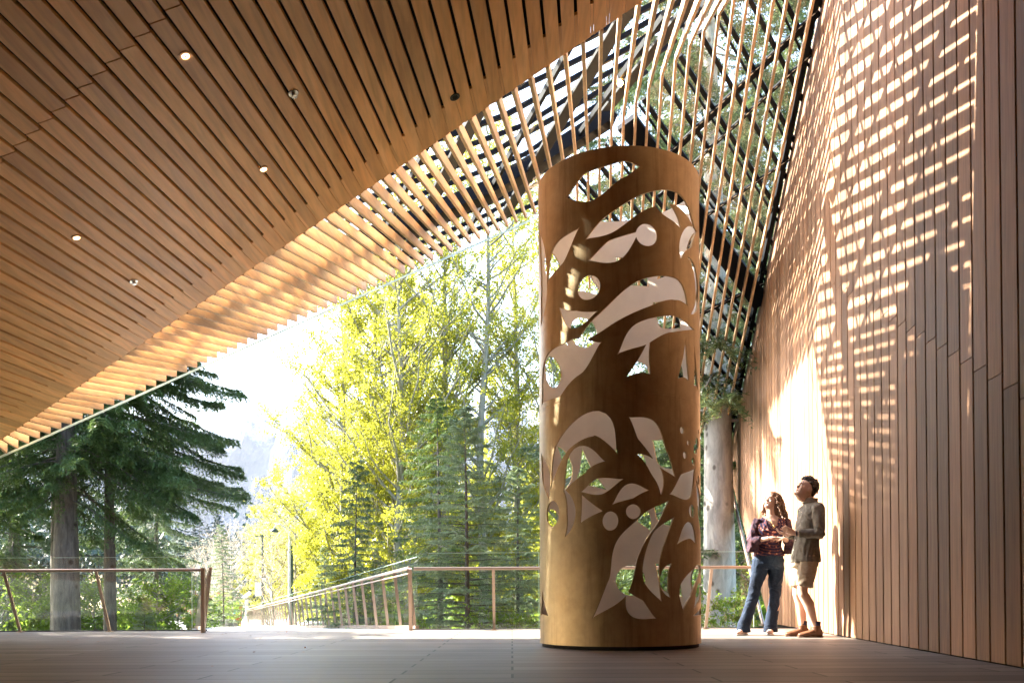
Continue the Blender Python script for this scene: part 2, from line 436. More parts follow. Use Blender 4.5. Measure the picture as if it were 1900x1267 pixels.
# ---- right slope
m_,nt_,out_=newmat('slotted_strip'); wv=N(nt_,'ShaderNodeTexWave',wave_type='BANDS',bands_direction='Y'); wv.inputs['Scale'].default_value=5.2; nt_.links.new(coords(nt_,(1,1,1)),wv.inputs['Vector'])
principled(nt_,out_,ramp(nt_,wv.outputs['Fac'],[(.5,(.02,.02,.025)),(.56,(.55,.58,.6))]),.5); M['slots']=m_
m=MB(); m.add([APEX+V3((0,0,0)),W1-V3((.02,0,0)),W2-V3((.02,0,0)),RR-V3((0,0,.02))],[(0,1,2,3)]); 
rg=empty('glazed_slope',(3,12,6),'steep glass slope with dark diagonal mullions beside the cedar wall','skylight')
m.build('glass_pane',M['roofglass'],rg)
d1=(onR(1400,540)-onR(1140,190)).normalized()
nsd=nR
def clipline(p,d):
    "clip a line on the right slope to the quad APEX,W1,W2,RR"
    poly=[APEX,W1,W2,RR]; ex=d; ey=nR.cross(d).normalized()
    pts=[((q-p).dot(ex),(q-p).dot(ey)) for q in poly]; ts=[]
    for i in range(4):
        (x0,y0),(x1,y1)=pts[i],pts[(i+1)%4]
        if (y0<0)!=(y1<0): ts.append(x0+(x1-x0)*(0-y0)/(y1-y0))
    ts.sort(); return (p+d*ts[0],p+d*ts[-1]) if len(ts)>=2 else None
def member(p,d,w_,h_,mt,name,dz):
    r=clipline(p,d)
    if not r or (r[1]-r[0]).length<.25: return
    m=MB(); m.bar(r[0]+nR*dz,r[1]+nR*dz,w_,h_,nR); return m.build(name,mt,rg)
base=onR(1270,365); perp=nR.cross(d1).normalized()
member(base,d1,.30,.09,M['steelgrey'],'girder',-.10)
k=-8
step=.33
for k in range(-9,16):
    if k==0: continue
    member(base+perp*(k*step+.0),d1,.058,.05,M['steel'],'mullion',-.04)
    if k%2: member(base+perp*(k*step+.085),d1,.030,.04,M['steel'],'mullion',-.04)
ch=[((1230,300),(1480,60),.10),((1279,291+20),(1487,118),.05),((1314,398),(1465,295),.05),((1298,584),(1417,525),.07),((1310,728),(1377,700),.06)]
for a,b,w_ in ch:
    A_,B_=onR(*a,-.09),onR(*b,-.09); d=(B_-A_).normalized(); A2=A_-d*2.2
    # stop on the wall side
    tt=(WA+WB*B_.y-B_.x)/(d.x-WB*d.y); B2=B_+d*max(0,tt-.03)
    m=MB(); 
    L_=(B2-A_).length; n=int(L_/.085)
    m.bar(A_-d*.6,B2,w_,.03,nR); ob=m.build('channel',M['steel'],rg)
    sd=d.cross(nR).normalized(); q=A_-nR*.0165+sd*(w_*.5-.016); m=MB(); m.bar(q,B2-nR*.0165+sd*(w_*.5-.016),.012,.004,nR); m.build('slotted_strip',M['slots'],ob)
# edge beam along the wall
m=MB(); m.bar(W1+V3((-.09,0,-.02)),W2+(W2-W1)*.4+V3((-.09,0,-.02)),.07,.16,nR); m.build('edge_beam',M['steel'],rg)
m=MB(); m.bar(APEX+V3((0,0,-.0)),W1,.012,.05,nR); m.build('edge_strip',M['glassedge'],rg)
# small lamp hanging inside the apex
sp=P(1150,158,10.2); t=empty('spotlight',sp,'small black spotlight with a glowing amber bulb hung among the fins','light')
m=MB(); m.tube([P(1136,10,10.2),P(1137,120,10.2)],.012,8); m.tube([P(1137,118,10.2),P(1147,143,10.2)],.012,8); m.build('stem',M['ring'],t)
m=MB(); m.tube([P(1147,141,10.2),P(1150,150,10.2)],[.02,.045],12); m.build('lamp_housing',M['ring'],t)
m=MB(); m.ball(P(1150.5,155,10.2),.035); m.build('bulb',emis('amber_bulb',(1,.5,.12),14),t)

# ---- cedar wall on the right
wl=empty('cedar_wall',(WA+WB*8,8,0),'tall cedar board wall with dark gaps on the right','wall')
dW=V3((WB,1,0)).normalized(); nW=V3((1,-WB,0)).normalized()
ZT=9.2
def leftlim(z):
    "smallest allowed far end (Y) of the wall at height z"
    B0=wallpt(1428,1157)
    if z<W1.z: return B0.y+(W1.y-B0.y)*(z/W1.z)
    return W1.y+(W2.y-W1.y)*(z-W1.z)/(W2.z-W1.z)
mb=MB(); gap=.026; pit=.232
y=-4.4; i=0
JW=[(1395,620),(1905,960)]
while y<20.5:
    x0=y; x1=y+pit-gap
    lean=.014*(1.0 if y<12 else max(0,(16-y)/4))
    # board outline in (y,z): clip top/bottom by the leaning far edge
    zs=[0.01]+[.25*k for k in range(1,int(ZT/.25)+1)]
    lo=None;hi=None
    for z in [k*.04 for k in range(0,231)]:
        ok=leftlim(z)>=x1-.001
        if ok and lo is None: lo=z
        if ok: hi=z
    if lo is not None and hi-lo>.15:
        def tip(yy,which):
            # exact clip heights at this edge
            B0=wallpt(1428,1157)
            if which=='lo': return max(0.012,(yy-B0.y)/(W1.y-B0.y)*W1.z) if yy>B0.y else .012
            if yy<=leftlim(ZT): return ZT
            return W1.z+(yy-W1.y)/(W2.y-W1.y)*(W2.z-W1.z)
        zb0,zb1=tip(x0,'lo'),tip(x1,'lo'); zt0,zt1=tip(x0,'hi'),tip(x1,'hi')
        # end joint heights
        pj=wallpt(1750,700)
        zj=None
        if 0<y<12.5: zj=2.05+.52*(y-5.9)
        parts=[(zb0,zb1,zt0,zt1)]
        if zj and zj<zt0-.4 and zj>.35: parts=[(zb0,zb1,zj-.003,zj-.003),(zj+.003,zj+.003,zt0,zt1)]
        for (a0,a1,b0,b1) in parts:
            mb.cur=rng.random()
            def wp(yy,zz,d):
                q=V3((WA+WB*yy,yy,zz))+dW*lean*zz; return q+nW*d
            mb.hexa([wp(x0,a0,0),wp(x1,a1,0),wp(x1,a1,.022),wp(x0,a0,.022),wp(x0,b0,0),wp(x1,b1,0),wp(x1,b1,.022),wp(x0,b0,.022)])
    y+=pit; i+=1
mb.build('boards',M['wall'],wl,bevel=.002)
mb=MB()
def wq(yy,zz,d): return V3((WA+WB*yy,yy,zz))+nW*d
B0=wallpt(1428,1157)
out=[(-4.5,-.05),(B0.y-.03,-.05),(W1.y-.08,W1.z-.03),(leftlim(ZT)-.06,ZT),(-4.5,ZT)]
vs=[wq(a,b,.06) for a,b in out]+[wq(a,b,.35) for a,b in out]
mb.add(vs,[(0,1,2,3,4),(9,8,7,6,5)]+[(k,(k+1)%5,5+(k+1)%5,5+k) for k in range(5)])
mb.build('backing_panel',M['dark'],wl)
mb=MB(); mb.bar(wq(-4.5,.004+.01,.03),wq(B0.y,.014,.03),.03,.024); mb.build('base_trim',M['dark'],wl)
# leaning strut at the wall end
st=MB(); a=P(1348,868,W1.y-.25); b=wallpt(1416,1160)+V3((-.06,-.0,0)); b=P(1416,1160,b.y)
st.tube([b,a],.032,10); st.tube([a-V3((0,0,.02)),a+V3((0,0,.14))],[.05,.05],10); st.tube([b,b+V3((0,0,.03))],[.08,.08],12)
o=st.build('steel_strut',M['rail'],None); tagp(o,'thin leaning metal strut at the far end of the cedar wall','strut')

# ---- terrace floor
m_,nt_,out_=newmat('terrace_planks'); v=coords(nt_,(1,1,1))
br=N(nt_,'ShaderNodeTexBrick'); nt_.links.new(v,br.inputs['Vector']); br.offset=.37; br.offset_frequency=2
br.inputs['Scale'].default_value=1; br.inputs['Brick Width'].default_value=1.9; br.inputs['Row Height'].default_value=.27; br.inputs['Mortar Size'].default_value=.009
br.inputs['Color1'].default_value=(.165,.14,.118,1); br.inputs['Color2'].default_value=(.265,.228,.195,1); br.inputs['Mortar'].default_value=(.018,.016,.014,1); br.inputs['Mortar Smooth'].default_value=.2
g=noisef(nt_,coords(nt_,(1.2,14,1)),2.2,6,.65,.4); g2=noisef(nt_,v,1.1,5,.6)
c_=mixc(nt_,br.outputs['Color'],ramp(nt_,g,[(.25,.66),(.7,1.15)]),1,'MULTIPLY'); c_=mixc(nt_,c_,ramp(nt_,g2,[(.3,.8),(.7,1.1)]),1,'MULTIPLY')
principled(nt_,out_,c_,ramp(nt_,g,[(.2,.42),(.8,.62)]),0,g,.25,.4); M['floor']=m_
m=MB(); m.add([(-16,-6,0),(8,-6,0),(8,12.35,0),(-16,12.35,0)],[(0,1,2,3)]); 
m.add([(-16,12.35,0),(8,12.35,0),(8,12.35,-.45),(-16,12.35,-.45)],[(0,1,2,3)])
o=m.build('floor',M['floor'],recalc=False); o['kind']='structure'
m=MB(); m.box((-16,12.36,-.06),(-4.46,12.46,.012)); m.box((-1.45,12.36,-.06),(4.1,12.46,.012)); o=m.build('kerb',M['dark']); o['kind']='structure'

# ---- the museum front behind the camera
M['entry']=wood('dark_stained_timber',(.26,.16,.085),(.36,.23,.13),(.45,.30,.18),(9,9,.55),.5,.3)
bw=empty('entrance_wall',(-3,-4.6,0),'dark timber entrance wall at the back of the terrace','wall')
m=MB(); x=-12.6
while x<3.2:
    m.cur=rng.random(); zt=czof(x+.45)+.0; m.box((x,-4.6,.01),(x+.21,-4.56,max(.5,zt+.05))); x+=.23
m.build('boards',M['entry'],bw)
m=MB(); m.add([(-13,-4.62,0),(3.4,-4.62,0),(3.4,-4.62,8.2),(-13,-4.62,2.6),(-13,-4.75,0),(3.4,-4.75,0),(3.4,-4.75,8.2),(-13,-4.75,2.6)],[(0,1,2,3),(7,6,5,4),(0,4,5,1),(1,5,6,2),(2,6,7,3),(3,7,4,0)]); m.build('backing_panel',M['dark'],bw)
# ================================================================== PERFORATED METAL CYLINDER (generic abstract cut-outs)
SX,SY=P(1150,1197,8.3).x,8.3; SR=.775; SH=4.46
scu=empty('perforated_cylinder',(SX,SY,0),'tall bronze-toned metal cylinder pierced with curving abstract cut-outs','sculpture')
def arcshape(cx,cz,Rr,w,a0,a1,n=26,flip=1,sk=0.0):
    "tapered crescent around (cx,cz); angles in degrees, surface metres"
    o=[];i_=[]
    for k in range(n+1):
        t=k/n; a=R(a0+(a1-a0)*t); o.append((cx+Rr*math.cos(a),cz+Rr*math.sin(a)))
        ww=w*math.sin(PI*min(1,t*(1+sk)) if sk>=0 else PI*t)**.8 if 0<t<1 else 0
        if 0<k<n: i_.append((cx+(Rr-flip*ww)*math.cos(a),cz+(Rr-flip*ww)*math.sin(a)))
    return o+i_[::-1]
def disc2(cx,cz,rx,rz_=None,n=26):
    rz_=rz_ or rx; return [(cx+rx*math.cos(2*PI*k/n),cz+rz_*math.sin(2*PI*k/n)) for k in range(n)]
def ribbon(pts,ws,n=10):
    "smooth band through pts with half-width ws, tapering to points where ws=0"
    P_=[Vector((p[0],p[1])) for p in pts]; out=[]; W_=[]
    m=len(P_)
    for i in range(m-1):
        p0=P_[max(i-1,0)];p1=P_[i];p2=P_[i+1];p3=P_[min(i+2,m-1)]
        for k in range(n):
            t=k/n
            q=.5*((2*p1)+(p2-p0)*t+(2*p0-5*p1+4*p2-p3)*t*t+(3*p1-p0-3*p2+p3)*t**3); out.append(q)
            w0,w1=ws[i],ws[i+1]; tt=t*t*(3-2*t); W_.append(w0+(w1-w0)*tt)
    out.append(P_[-1]); W_.append(ws[-1])
    L=[];Rt=[]
    for i,q in enumerate(out):
        d=(out[min(i+1,len(out)-1)]-out[max(i-1,0)]).normalized(); nn=Vector((-d.y,d.x))
        W_[i]*=1.34
        if W_[i]<1e-4: L.append(tuple(q)); continue
        L.append(tuple(q+nn*W_[i])); Rt.append(tuple(q-nn*W_[i]))
    return L+Rt[::-1]
def tri(pts,b=.12,n=6):
    "triangle with bowed sides"
    out=[]; m=len(pts); c=Vector((sum(p[0] for p in pts)/m,sum(p[1] for p in pts)/m))
    for i in range(m):
        a=Vector(pts[i]); d=Vector(pts[(i+1)%m])
        for k in range(n):
            t=k/n; q=a.lerp(d,t); q+= (c-q)*b*math.sin(PI*t)*1.6; out.append((q.x,q.y))
    return out
SH_=[]
D=lambda deg: SR*R(deg)          # degrees of turn -> surface metres; 0 faces the camera
# upper band
SH_.append(ribbon([(D(-45),3.98),(D(-26),4.02),(D(-5),4.13),(D(8),4.16)],[.0,.10,.055,.0]))
SH_.append(ribbon([(D(-30),3.55),(D(-12),3.66),(D(12),3.86),(D(38),3.93),(D(62),3.72)],[.0,.06,.05,.045,.0]))
SH_.append(ribbon([(D(-28),3.36),(D(-10),3.42),(D(8),3.60)],[.0,.075,.0]))
SH_.append(disc2(D(12),3.56,.10))
SH_.append(arcshape(D(18),3.60,.31,.13,15,110)); SH_.append(arcshape(D(58),3.50,.27,.17,75,200,sk=0))
SH_.append(ribbon([(D(68),3.98),(D(78),3.78),(D(84),3.5)],[0,.03,0]))
SH_.append(ribbon([(D(-66),3.30),(D(-52),3.50),(D(-33),3.68)],[0,.085,0]))
SH_.append(disc2(D(-27),3.12,.11)); SH_.append(ribbon([(D(-52),3.02),(D(-38),2.86),(D(-20),2.90)],[0,.06,0]))
SH_.append(ribbon([(D(-40),2.60),(D(-18),2.80),(D(10),3.04),(D(34),3.12),(D(48),3.0)],[0,.055,.09,.075,.0]))
SH_.append(arcshape(D(48),3.20,.26,.10,-80,95)); SH_.append(arcshape(D(66),3.18,.22,.06,-60,80)); 
SH_.append(ribbon([(D(-8),2.50),(D(8),2.68),(D(30),2.80),(D(58),2.82)],[0,.075,.055,0]))
SH_.append(ribbon([(D(-78),2.18),(D(-60),2.40),(D(-38),2.52),(D(-18),2.62)],[0,.18,.13,.0]))
SH_.append(tri([(D(-2),2.30),(D(14),2.33),(D(14),2.66)])); 
SH_.append(tri([(D(36),2.32),(D(49),2.32),(D(45),2.72)])); SH_.append(tri([(D(56),2.30),(D(66),2.27),(D(57),2.68)])); SH_.append(tri([(D(72),2.28),(D(80),2.28),(D(74),2.62)]))
SH_.append(ribbon([(D(-84),3.9),(D(-74),3.6),(D(-72),3.2),(D(-80),2.9)],[0,.05,.06,0]))
# middle freckles
for a,z,r in [(40,1.86,.03),(47,1.76,.022),(58,1.72,.045),(62,1.78,.05),(43,1.64,.03),(54,1.60,.035),(66,1.90,.02),(72,1.55,.03),(66,1.44,.045),(61,1.40,.03),(70,1.30,.028)]: SH_.append(disc2(D(a),z,r,r*1.1,12))
# lower band
SH_.append(ribbon([(D(-62),1.35),(D(-50),1.72),(D(-22),1.90),(D(-8),1.62)],[0,.06,.085,0])); SH_.append(ribbon([(D(-48),1.30),(D(-34),1.58),(D(-16),1.56)],[0,.10,0]));
SH_.append(ribbon([(D(-34),1.30),(D(-20),1.34),(D(-4),1.40)],[0,.055,0]))
SH_.append(ribbon([(D(-1),1.95),(D(12),1.82),(D(22),1.60),(D(34),1.42)],[0,.085,.06,0]))
SH_.append(arcshape(D(6),1.38,.24,.11,-30,95)); 
SH_.append(ribbon([(D(-80),1.75),(D(-70),1.5),(D(-64),1.25)],[0,.07,0]))
SH_.append(disc2(D(-60),1.13,.11,.12)); SH_.append(arcshape(D(-56),1.12,.25,.10,-60,65))
SH_.append(tri([(D(-34),1.02),(D(-33),1.28),(D(-18),1.12)],.05)); SH_.append(ribbon([(D(-12),1.17),(D(0),1.29),(D(13),1.30)],[0,.05,0]))
SH_.append(disc2(D(-13),1.03,.07,.085)); SH_.append(disc2(D(2),1.11,.065))
SH_.append(ribbon([(D(28),1.22),(D(12),1.02),(D(-2),.78),(D(-8),.45),(D(-26),.16)],[0,.06,.085,.075,.0]))
SH_.append(ribbon([(D(-3),.42),(D(4),.26),(D(18),.16)],[0.0,.065,.0]))
SH_.append(ribbon([(D(33),1.08),(D(19),.86),(D(14),.55),(D(22),.30)],[0,.055,.06,0]))
SH_.append(arcshape(D(32),.50,.16,.09,100,255)); 
SH_.append(ribbon([(D(28),1.27),(D(44),1.36),(D(58),1.55)],[0,.09,0])); SH_.append(ribbon([(D(58),1.45),(D(72),1.15),(D(80),.85)],[0,.085,0]))
SH_.append(ribbon([(D(34),.82),(D(48),.96),(D(60),.82)],[0,.06,0])); SH_.append(disc2(D(52),1.14,.06))
SH_.append(ribbon([(D(40),.22),(D(44),.42),(D(60),.58),(D(76),.62)],[0,.07,.05,0]))
SH_.append(ribbon([(D(54),.24),(D(66),.40),(D(84),.46)],[0,.06,0])); SH_.append(tri([(D(52),.18),(D(74),.18),(D(76),.27)],.05))
SH_.append(tri([(D(-84),.18),(D(-66),.18),(D(-78),.42)],.1))
# far side: the same vocabulary, seen through the front openings
rs=random.Random(5)
for k in range(5):
    ca_=96+k*34
    for (z,hh) in ((3.75,0),(3.2,0),(2.62,0),(1.75,0),(1.15,0),(.55,0)):
        z+=rs.uniform(-.08,.08); t=rs.randint(0,3); a=ca_+rs.uniform(-4,4)
        if t==0: SH_.append(arcshape(D(a),z,.24,.15,rs.uniform(0,180),rs.uniform(190,330)))
        elif t==1: SH_.append(ribbon([(D(a-14),z-.18),(D(a),z+.02),(D(a+14),z+.19)],[0,.11,0]))
        elif t==2: SH_.append(disc2(D(a),z,.16)); 
        else: SH_.append(tri([(D(a-14),z-.18),(D(a+14),z-.15),(D(a+6),z+.25)]))
SCL=(SH-.0)/4.46
def build_shell():
    C=2*PI*SR; s0=-C/2; nS=96; pts=[];edges=[]
    z0,z1=.035,SH
    nz=16
    for i in range(nS+1):
        for j in range(nz+1): pts.append(Vector((s0+C*i/nS,z0+(z1-z0)*j/nz)))
    for j in range(nz+1):
        for i in range(nS):
            if j in(0,nz): edges.append((i*(nz+1)+j,(i+1)*(nz+1)+j))
    for i in range(nS+1):
        for j in range(nz): edges.append((i*(nz+1)+j,i*(nz+1)+j+1))
    for sh in SH_:
        b=len(pts); n=len(sh)
        for (x,z) in sh:
            x=(x-s0)%C+s0
            pts.append(Vector((x,z*1.0+.12)))
        wrap=max(p.x for p in pts[b:])-min(p.x for p in pts[b:])>C/2
        if wrap: del pts[b:]; continue
        SHP.append([(p.x,p.y) for p in pts[b:]])
        edges+=[(b+k,b+(k+1)%n) for k in range(n)]
    ov,oe,of,_,_,_=geometry.delaunay_2d_cdt(pts,edges,[],0,1e-5)
    def inside(x,y,poly):
        r=False; j=len(poly)-1
        for i in range(len(poly)):
            xi,yi=poly[i];xj,yj=poly[j]
            if (yi>y)!=(yj>y) and x<(xj-xi)*(y-yi)/(yj-yi)+xi: r=not r
            j=i
        return r
    bbs=[(min(p[0] for p in s),max(p[0] for p in s),min(p[1] for p in s),max(p[1] for p in s)) for s in SHP]
    keep=[]
    for f in of:
        x=sum(ov[i].x for i in f)/3; y=sum(ov[i].y for i in f)/3
        if any(b[0]<=x<=b[1] and b[2]<=y<=b[3] and inside(x,y,s) for b,s in zip(bbs,SHP)): continue
        keep.append(f)
    m=MB(); vs=[]
    for v_ in ov:
        a=v_.x/SR; vs.append((SX+SR*math.sin(a),SY-SR*math.cos(a),v_.y))
    m.add(vs,keep)
    me=m.mesh('cylinder_shell'); bm=bmesh.new(); bm.from_mesh(me)
    bmesh.ops.remove_doubles(bm,verts=bm.verts,dist=1e-4)
    loose=[v for v in bm.verts if not v.link_faces]; bmesh.ops.delete(bm,geom=loose,context='VERTS')
    bmesh.ops.recalc_face_normals(bm,faces=bm.faces)
    # make normals face outward
    f=max(bm.faces,key=lambda f:f.calc_area()); c=f.calc_center_median()-Vector((SX,SY,0)); c.z=0
    if f.normal.dot(c)<0: bmesh.ops.reverse_faces(bm,faces=bm.faces)
    bm.to_mesh(me); bm.free(); return me

m_,nt_,out_=newmat('bronzed_metal')
v=coords(nt_,(1,1,1)); g=noisef(nt_,v,2.3,7,.68,.6); g2=noisef(nt_,coords(nt_,(9,9,60)),2,3,.6)
g3=noisef(nt_,v,14,4,.6)
c_=ramp(nt_,g,[(.25,(.38,.265,.14)),(.5,(.50,.37,.205)),(.78,(.58,.45,.27))])
c_=mixc(nt_,c_,ramp(nt_,g3,[(.3,.90),(.7,1.03)]),1,'MULTIPLY')
st_=noisef(nt_,coords(nt_,(7,7,.5)),1.6,6,.7,.3); c_=mixc(nt_,c_,ramp(nt_,st_,[(.32,(.74,.70,.66)),(.5,(1,1,1)),(.72,(1.05,1.03,1.0))]),1,'MULTIPLY')
p_=principled(nt_,out_,c_,ramp(nt_,g,[(.2,.38),(.8,.52)]),.72,g2,.05,.5); M['bronze']=m_
SHP=[]
me=build_shell(); o=link('shell',me,M['bronze'],None,True); setw(o,scu)
s=o.modifiers.new('thickness','SOLIDIFY'); s.thickness=.014; s.offset=-1; s.use_even_offset=False
dg=bpy.context.evaluated_depsgraph_get(); me2=bpy.data.meshes.new_from_object(o.evaluated_get(dg)); o.modifiers.clear(); o.data=me2
M['inner']=plain('lit_raw_aluminium_inside',(.84,.78,.70),.55,.05,3,.08)  # raw aluminium, with the light inside the cylinder put into its pale tone
me2.materials.append(M['inner']); me2.shade_smooth(); nl=[(0,0,0)]*len(me2.loops)
for pl in me2.polygons:
    cc_=pl.center; rad=Vector((cc_.x-SX,cc_.y-SY,0)).normalized(); dt=pl.normal.dot(rad)
    if dt<-.9: pl.material_index=1
    for li in pl.loop_indices:
        if abs(dt)>.9:
            vv=me2.vertices[me2.loops[li].vertex_index].co; r_=Vector((vv.x-SX,vv.y-SY,0)).normalized(); nl[li]=tuple(r_ if dt>0 else -r_)
        else: nl[li]=tuple(pl.normal)
me2.normals_split_custom_set(nl)
m=MB(); n=64
rr=[(SR-.07,.0),(SR-.02,.0),(SR-.02,.034),(SR-.07,.034)]
vs=[(SX+r*math.sin(2*PI*k/n),SY-r*math.cos(2*PI*k/n),z) for (r,z) in rr for k in range(n)]
m.add(vs,[(j*n+k,j*n+(k+1)%n,((j+1)%4)*n+(k+1)%n,((j+1)%4)*n+k) for j in range(4) for k in range(n)]); m.build('base_ring',M['dark'],scu)

m=MB()
for (z,) in ((2.27,),):
    rr=[(SR+.0005,z-.004),(SR+.0022,z-.003),(SR+.0022,z+.003),(SR+.0005,z+.004)]; n=96
    vs=[(SX+r*math.sin(2*PI*k/n),SY-r*math.cos(2*PI*k/n),zz) for (r,zz) in rr for k in range(n)]
    m.add(vs,[(j*n+k,j*n+(k+1)%n,((j+1)%4)*n+(k+1)%n,((j+1)%4)*n+k) for j in range(4) for k in range(n)])
m.build('weld_seam',M['bronze'],scu)
# ================================================================== GUARD RAILS AND FOOTBRIDGE
def railing(name,label,x0,x1,posts,glass,yb=12.15,lean=.40,ends=(True,True),zr=.865):
    t=empty(name,((x0+x1)/2,yb,0),label,'railing')
    yt=yb-lean
    m=MB(); m.tube([(x0,yt,zr),(x1,yt,zr)],.022,12); m.build('top_rail',M['rail'],t)
    for px,ln in posts:
        m=MB(); u=ray(px,1170)[0]; xb=u*yb
        m.bar((xb,yb,.0),(xb,yb-(lean if ln else 0)+(0 if ln else -lean),zr),.038,.022,V3((0,1,0)))
        m.bar((xb-.04,yb,.006),(xb+.04,yb,.006),.08,.012)
        m.build('post',M['rail'],t)
    for (a,b,h0,h1) in glass:
        m=MB(); m.box((a,yb+.05,.02),(b,yb+.064,h0)); g=m.build('glass_panel',M['glass'],t)
        m=MB(); m.box((a,yb+.0495,h0+.0005),(b,yb+.0645,h0+.006)); m.build('glass_edge',M['glassedge'],g)
        m=MB(); m.box((b,yb+.0495,.02),(b+.006,yb+.0645,h0)); m.build('glass_edge',M['glassedge'],g)
    return t
xl=lambda px,y=12.15: (px-950)/F*y
t=railing('terrace_railing','bronze tube railing with leaning posts and clear glass at the left of the terrace',xl(-160,11.75),xl(376,11.75),[(-190,1),(38,1),(204,1)],[(xl(-200),xl(-20),1.06,0),(xl(-16),xl(353),1.06,0)])
m=MB(); a=gnd(377,11.75); m.bar((a.x,a.y,0),(a.x,a.y,.865+.026),.05,.05); m.build('end_post',M['rail'],t)
t=railing('terrace_railing','bronze tube railing with clear glass behind the metal cylinder',xl(768,11.75),xl(1393,11.95),[(917,1),(1085,1),(1309,1)],[(xl(795),xl(1000),1.10,0),(xl(1004),xl(1215),1.10,0),(xl(1219),xl(1400),1.10,0)])
m=MB(); a=gnd(762,12.15); m.bar((a.x-.0,a.y,0),(a.x+.04,11.75,.87),.05,.05,V3((0,1,0))); m.build('end_post',M['rail'],t)
# footbridge: declines away to the left
BD=V3((-.383,1,-.034)); BL=33.5
bR=V3((xl(757),12.36,0)); bL=V3((xl(377),12.36,0)); bL=V3((-4.46,12.36,0)); bR=V3((-1.45,12.36,0))
M['bridge']=plain('pale_concrete_deck',(.55,.52,.48),.7,0,3,.12)
m=MB(); a,b=bL-V3((.1,0,0)),bR+V3((.1,0,0))
m.hexa([a-V3((0,0,.3)),b-V3((0,0,.3)),b+BD*BL-V3((0,0,.3)),a+BD*BL-V3((0,0,.3)),a-V3((0,0,.004)),b-V3((0,0,.004)),b+BD*BL-V3((0,0,.004)),a+BD*BL-V3((0,0,.004))])
o=m.build('path',M['bridge']); o['kind']='structure'
def bridge_rail(start,label,n,side):
    t=empty('bridge_railing',start,label,'railing',)
    lx=.05*side
    def q(s,z,off=0): return start+BD*s+V3((off,0,z))
    m=MB(); m.tube([q(.0,.90,lx*-1),q(BL,.90,lx*-1)],.024,10); m.build('top_rail',M['rail'],t)
    m=MB(); m.tube([q(.0,.82,lx*-1),q(BL,.82,lx*-1)],.012,8); m.build('lower_rail',M['rail'],t)
    m=MB(); m.bar(q(0,.03,lx*1.2),q(BL,.03,lx*1.2),.06,.06); m.build('kerb_rail',M['rail'],t)
    for k in range(n):
        s=BL*k/(n-1)*.995+.06; m=MB(); m.bar(q(s,0,lx),q(s,.90,-lx),.014,.045,V3((1,0,0))); m.build('post',M['rail'],t)
    kk=n//2
    for k in range(kk):
        s0=BL*k/kk+.02; s1=BL*(k+1)/kk-.02
        a,b=q(s0,.03,lx*1.3),q(s1,.03,lx*1.3); h=V3((0,0,1.03)); th=V3((.012,0,0))
        m=MB(); m.hexa([a,a+th,b+th,b,a+h,a+th+h,b+th+h,b+h]); g=m.build('glass_panel',M['glass'],t)
        m=MB(); m.bar(a+h+V3((.006,0,.003)),b+h+V3((.006,0,.003)),.014,.006); m.build('glass_edge',M['glassedge'],g)
    return t
bridge_rail(bR+V3((0,.1,0)),'long glass and bronze railing along the right side of the sunlit footbridge',41,1)
bridge_rail(bL+V3((0,.1,0)),'glass and bronze railing along the left side of the footbridge, seen edge-on',30,-1)
# ================================================================== VEGETATION, TERRAIN
def quads_mesh(name,c,d,l,w,nrm,mat,rnd,diamond=True,world=None):
    "c centres (N,3); d direction; l length; w width; nrm approx normal"
    N_=len(c); d=d/np.linalg.norm(d,axis=1,keepdims=True)
    s=np.cross(d,nrm); s/=np.maximum(1e-6,np.linalg.norm(s,axis=1,keepdims=True))
    l=np.asarray(l).reshape(-1,1)*.5; w=np.asarray(w).reshape(-1,1)*.5
    if diamond: q=[c-d*l, c+s*w-d*l*.1, c+d*l, c-s*w-d*l*.1]
    else: q=[c-d*l-s*w,c-d*l+s*w,c+d*l+s*w,c+d*l-s*w]
    v=np.stack(q,1).reshape(-1,3).astype(np.float32)
    me=bpy.data.meshes.new(name); me.vertices.add(N_*4); me.vertices.foreach_set('co',v.ravel())
    me.loops.add(N_*4); me.loops.foreach_set('vertex_index',np.arange(N_*4,dtype=np.int32))
    me.polygons.add(N_); me.polygons.foreach_set('loop_start',np.arange(0,N_*4,4,dtype=np.int32)); me.polygons.foreach_set('loop_total',np.full(N_,4,dtype=np.int32))
    at=me.attributes.new('rnd','FLOAT','FACE'); at.data.foreach_set('value',np.broadcast_to(rnd,(N_,)).astype(np.float32).ravel())
    me.update(calc_edges=True); me.materials.append(mat); return me
def rdir(n,g):
    v=g.normal(size=(n,3)); return v/np.linalg.norm(v,axis=1,keepdims=True)
def barkmat(name,a,b,sc=(6,6,1.2),spots=None):
    m,nt,out=newmat(name); v=coords(nt,sc); g=noisef(nt,v,2.0,6,.7,.5); col=ramp(nt,g,[(.3,a),(.65,b)])
    if spots:
        vo=N(nt,'ShaderNodeTexVoronoi'); vo.inputs['Scale'].default_value=3.2; nt.links.new(coords(nt,(1,1,.8)),vo.inputs['Vector'])
        col=mixc(nt,col,ramp(nt,vo.outputs['Distance'],[(.12,spots),(.2,(1,1,1))]),1,'MULTIPLY')
    principled(nt,out,col,.85,0,g,.6,.2); return m
M['bark']=barkmat('fir_bark',(.05,.042,.036),(.17,.145,.125),spots=(.35,.3,.28))
M['barkpale']=barkmat('pale_bark',(.22,.21,.19),(.48,.46,.42),(3,3,.8),(.3,.27,.25))
M['barkpop']=barkmat('poplar_bark',(.16,.15,.12),(.36,.34,.28),(8,8,1))
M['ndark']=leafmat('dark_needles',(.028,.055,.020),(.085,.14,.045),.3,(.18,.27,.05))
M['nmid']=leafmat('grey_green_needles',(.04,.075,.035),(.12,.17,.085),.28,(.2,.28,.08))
M['npale']=leafmat('pale_needles',(.09,.13,.07),(.20,.26,.15),.3,(.3,.38,.14))
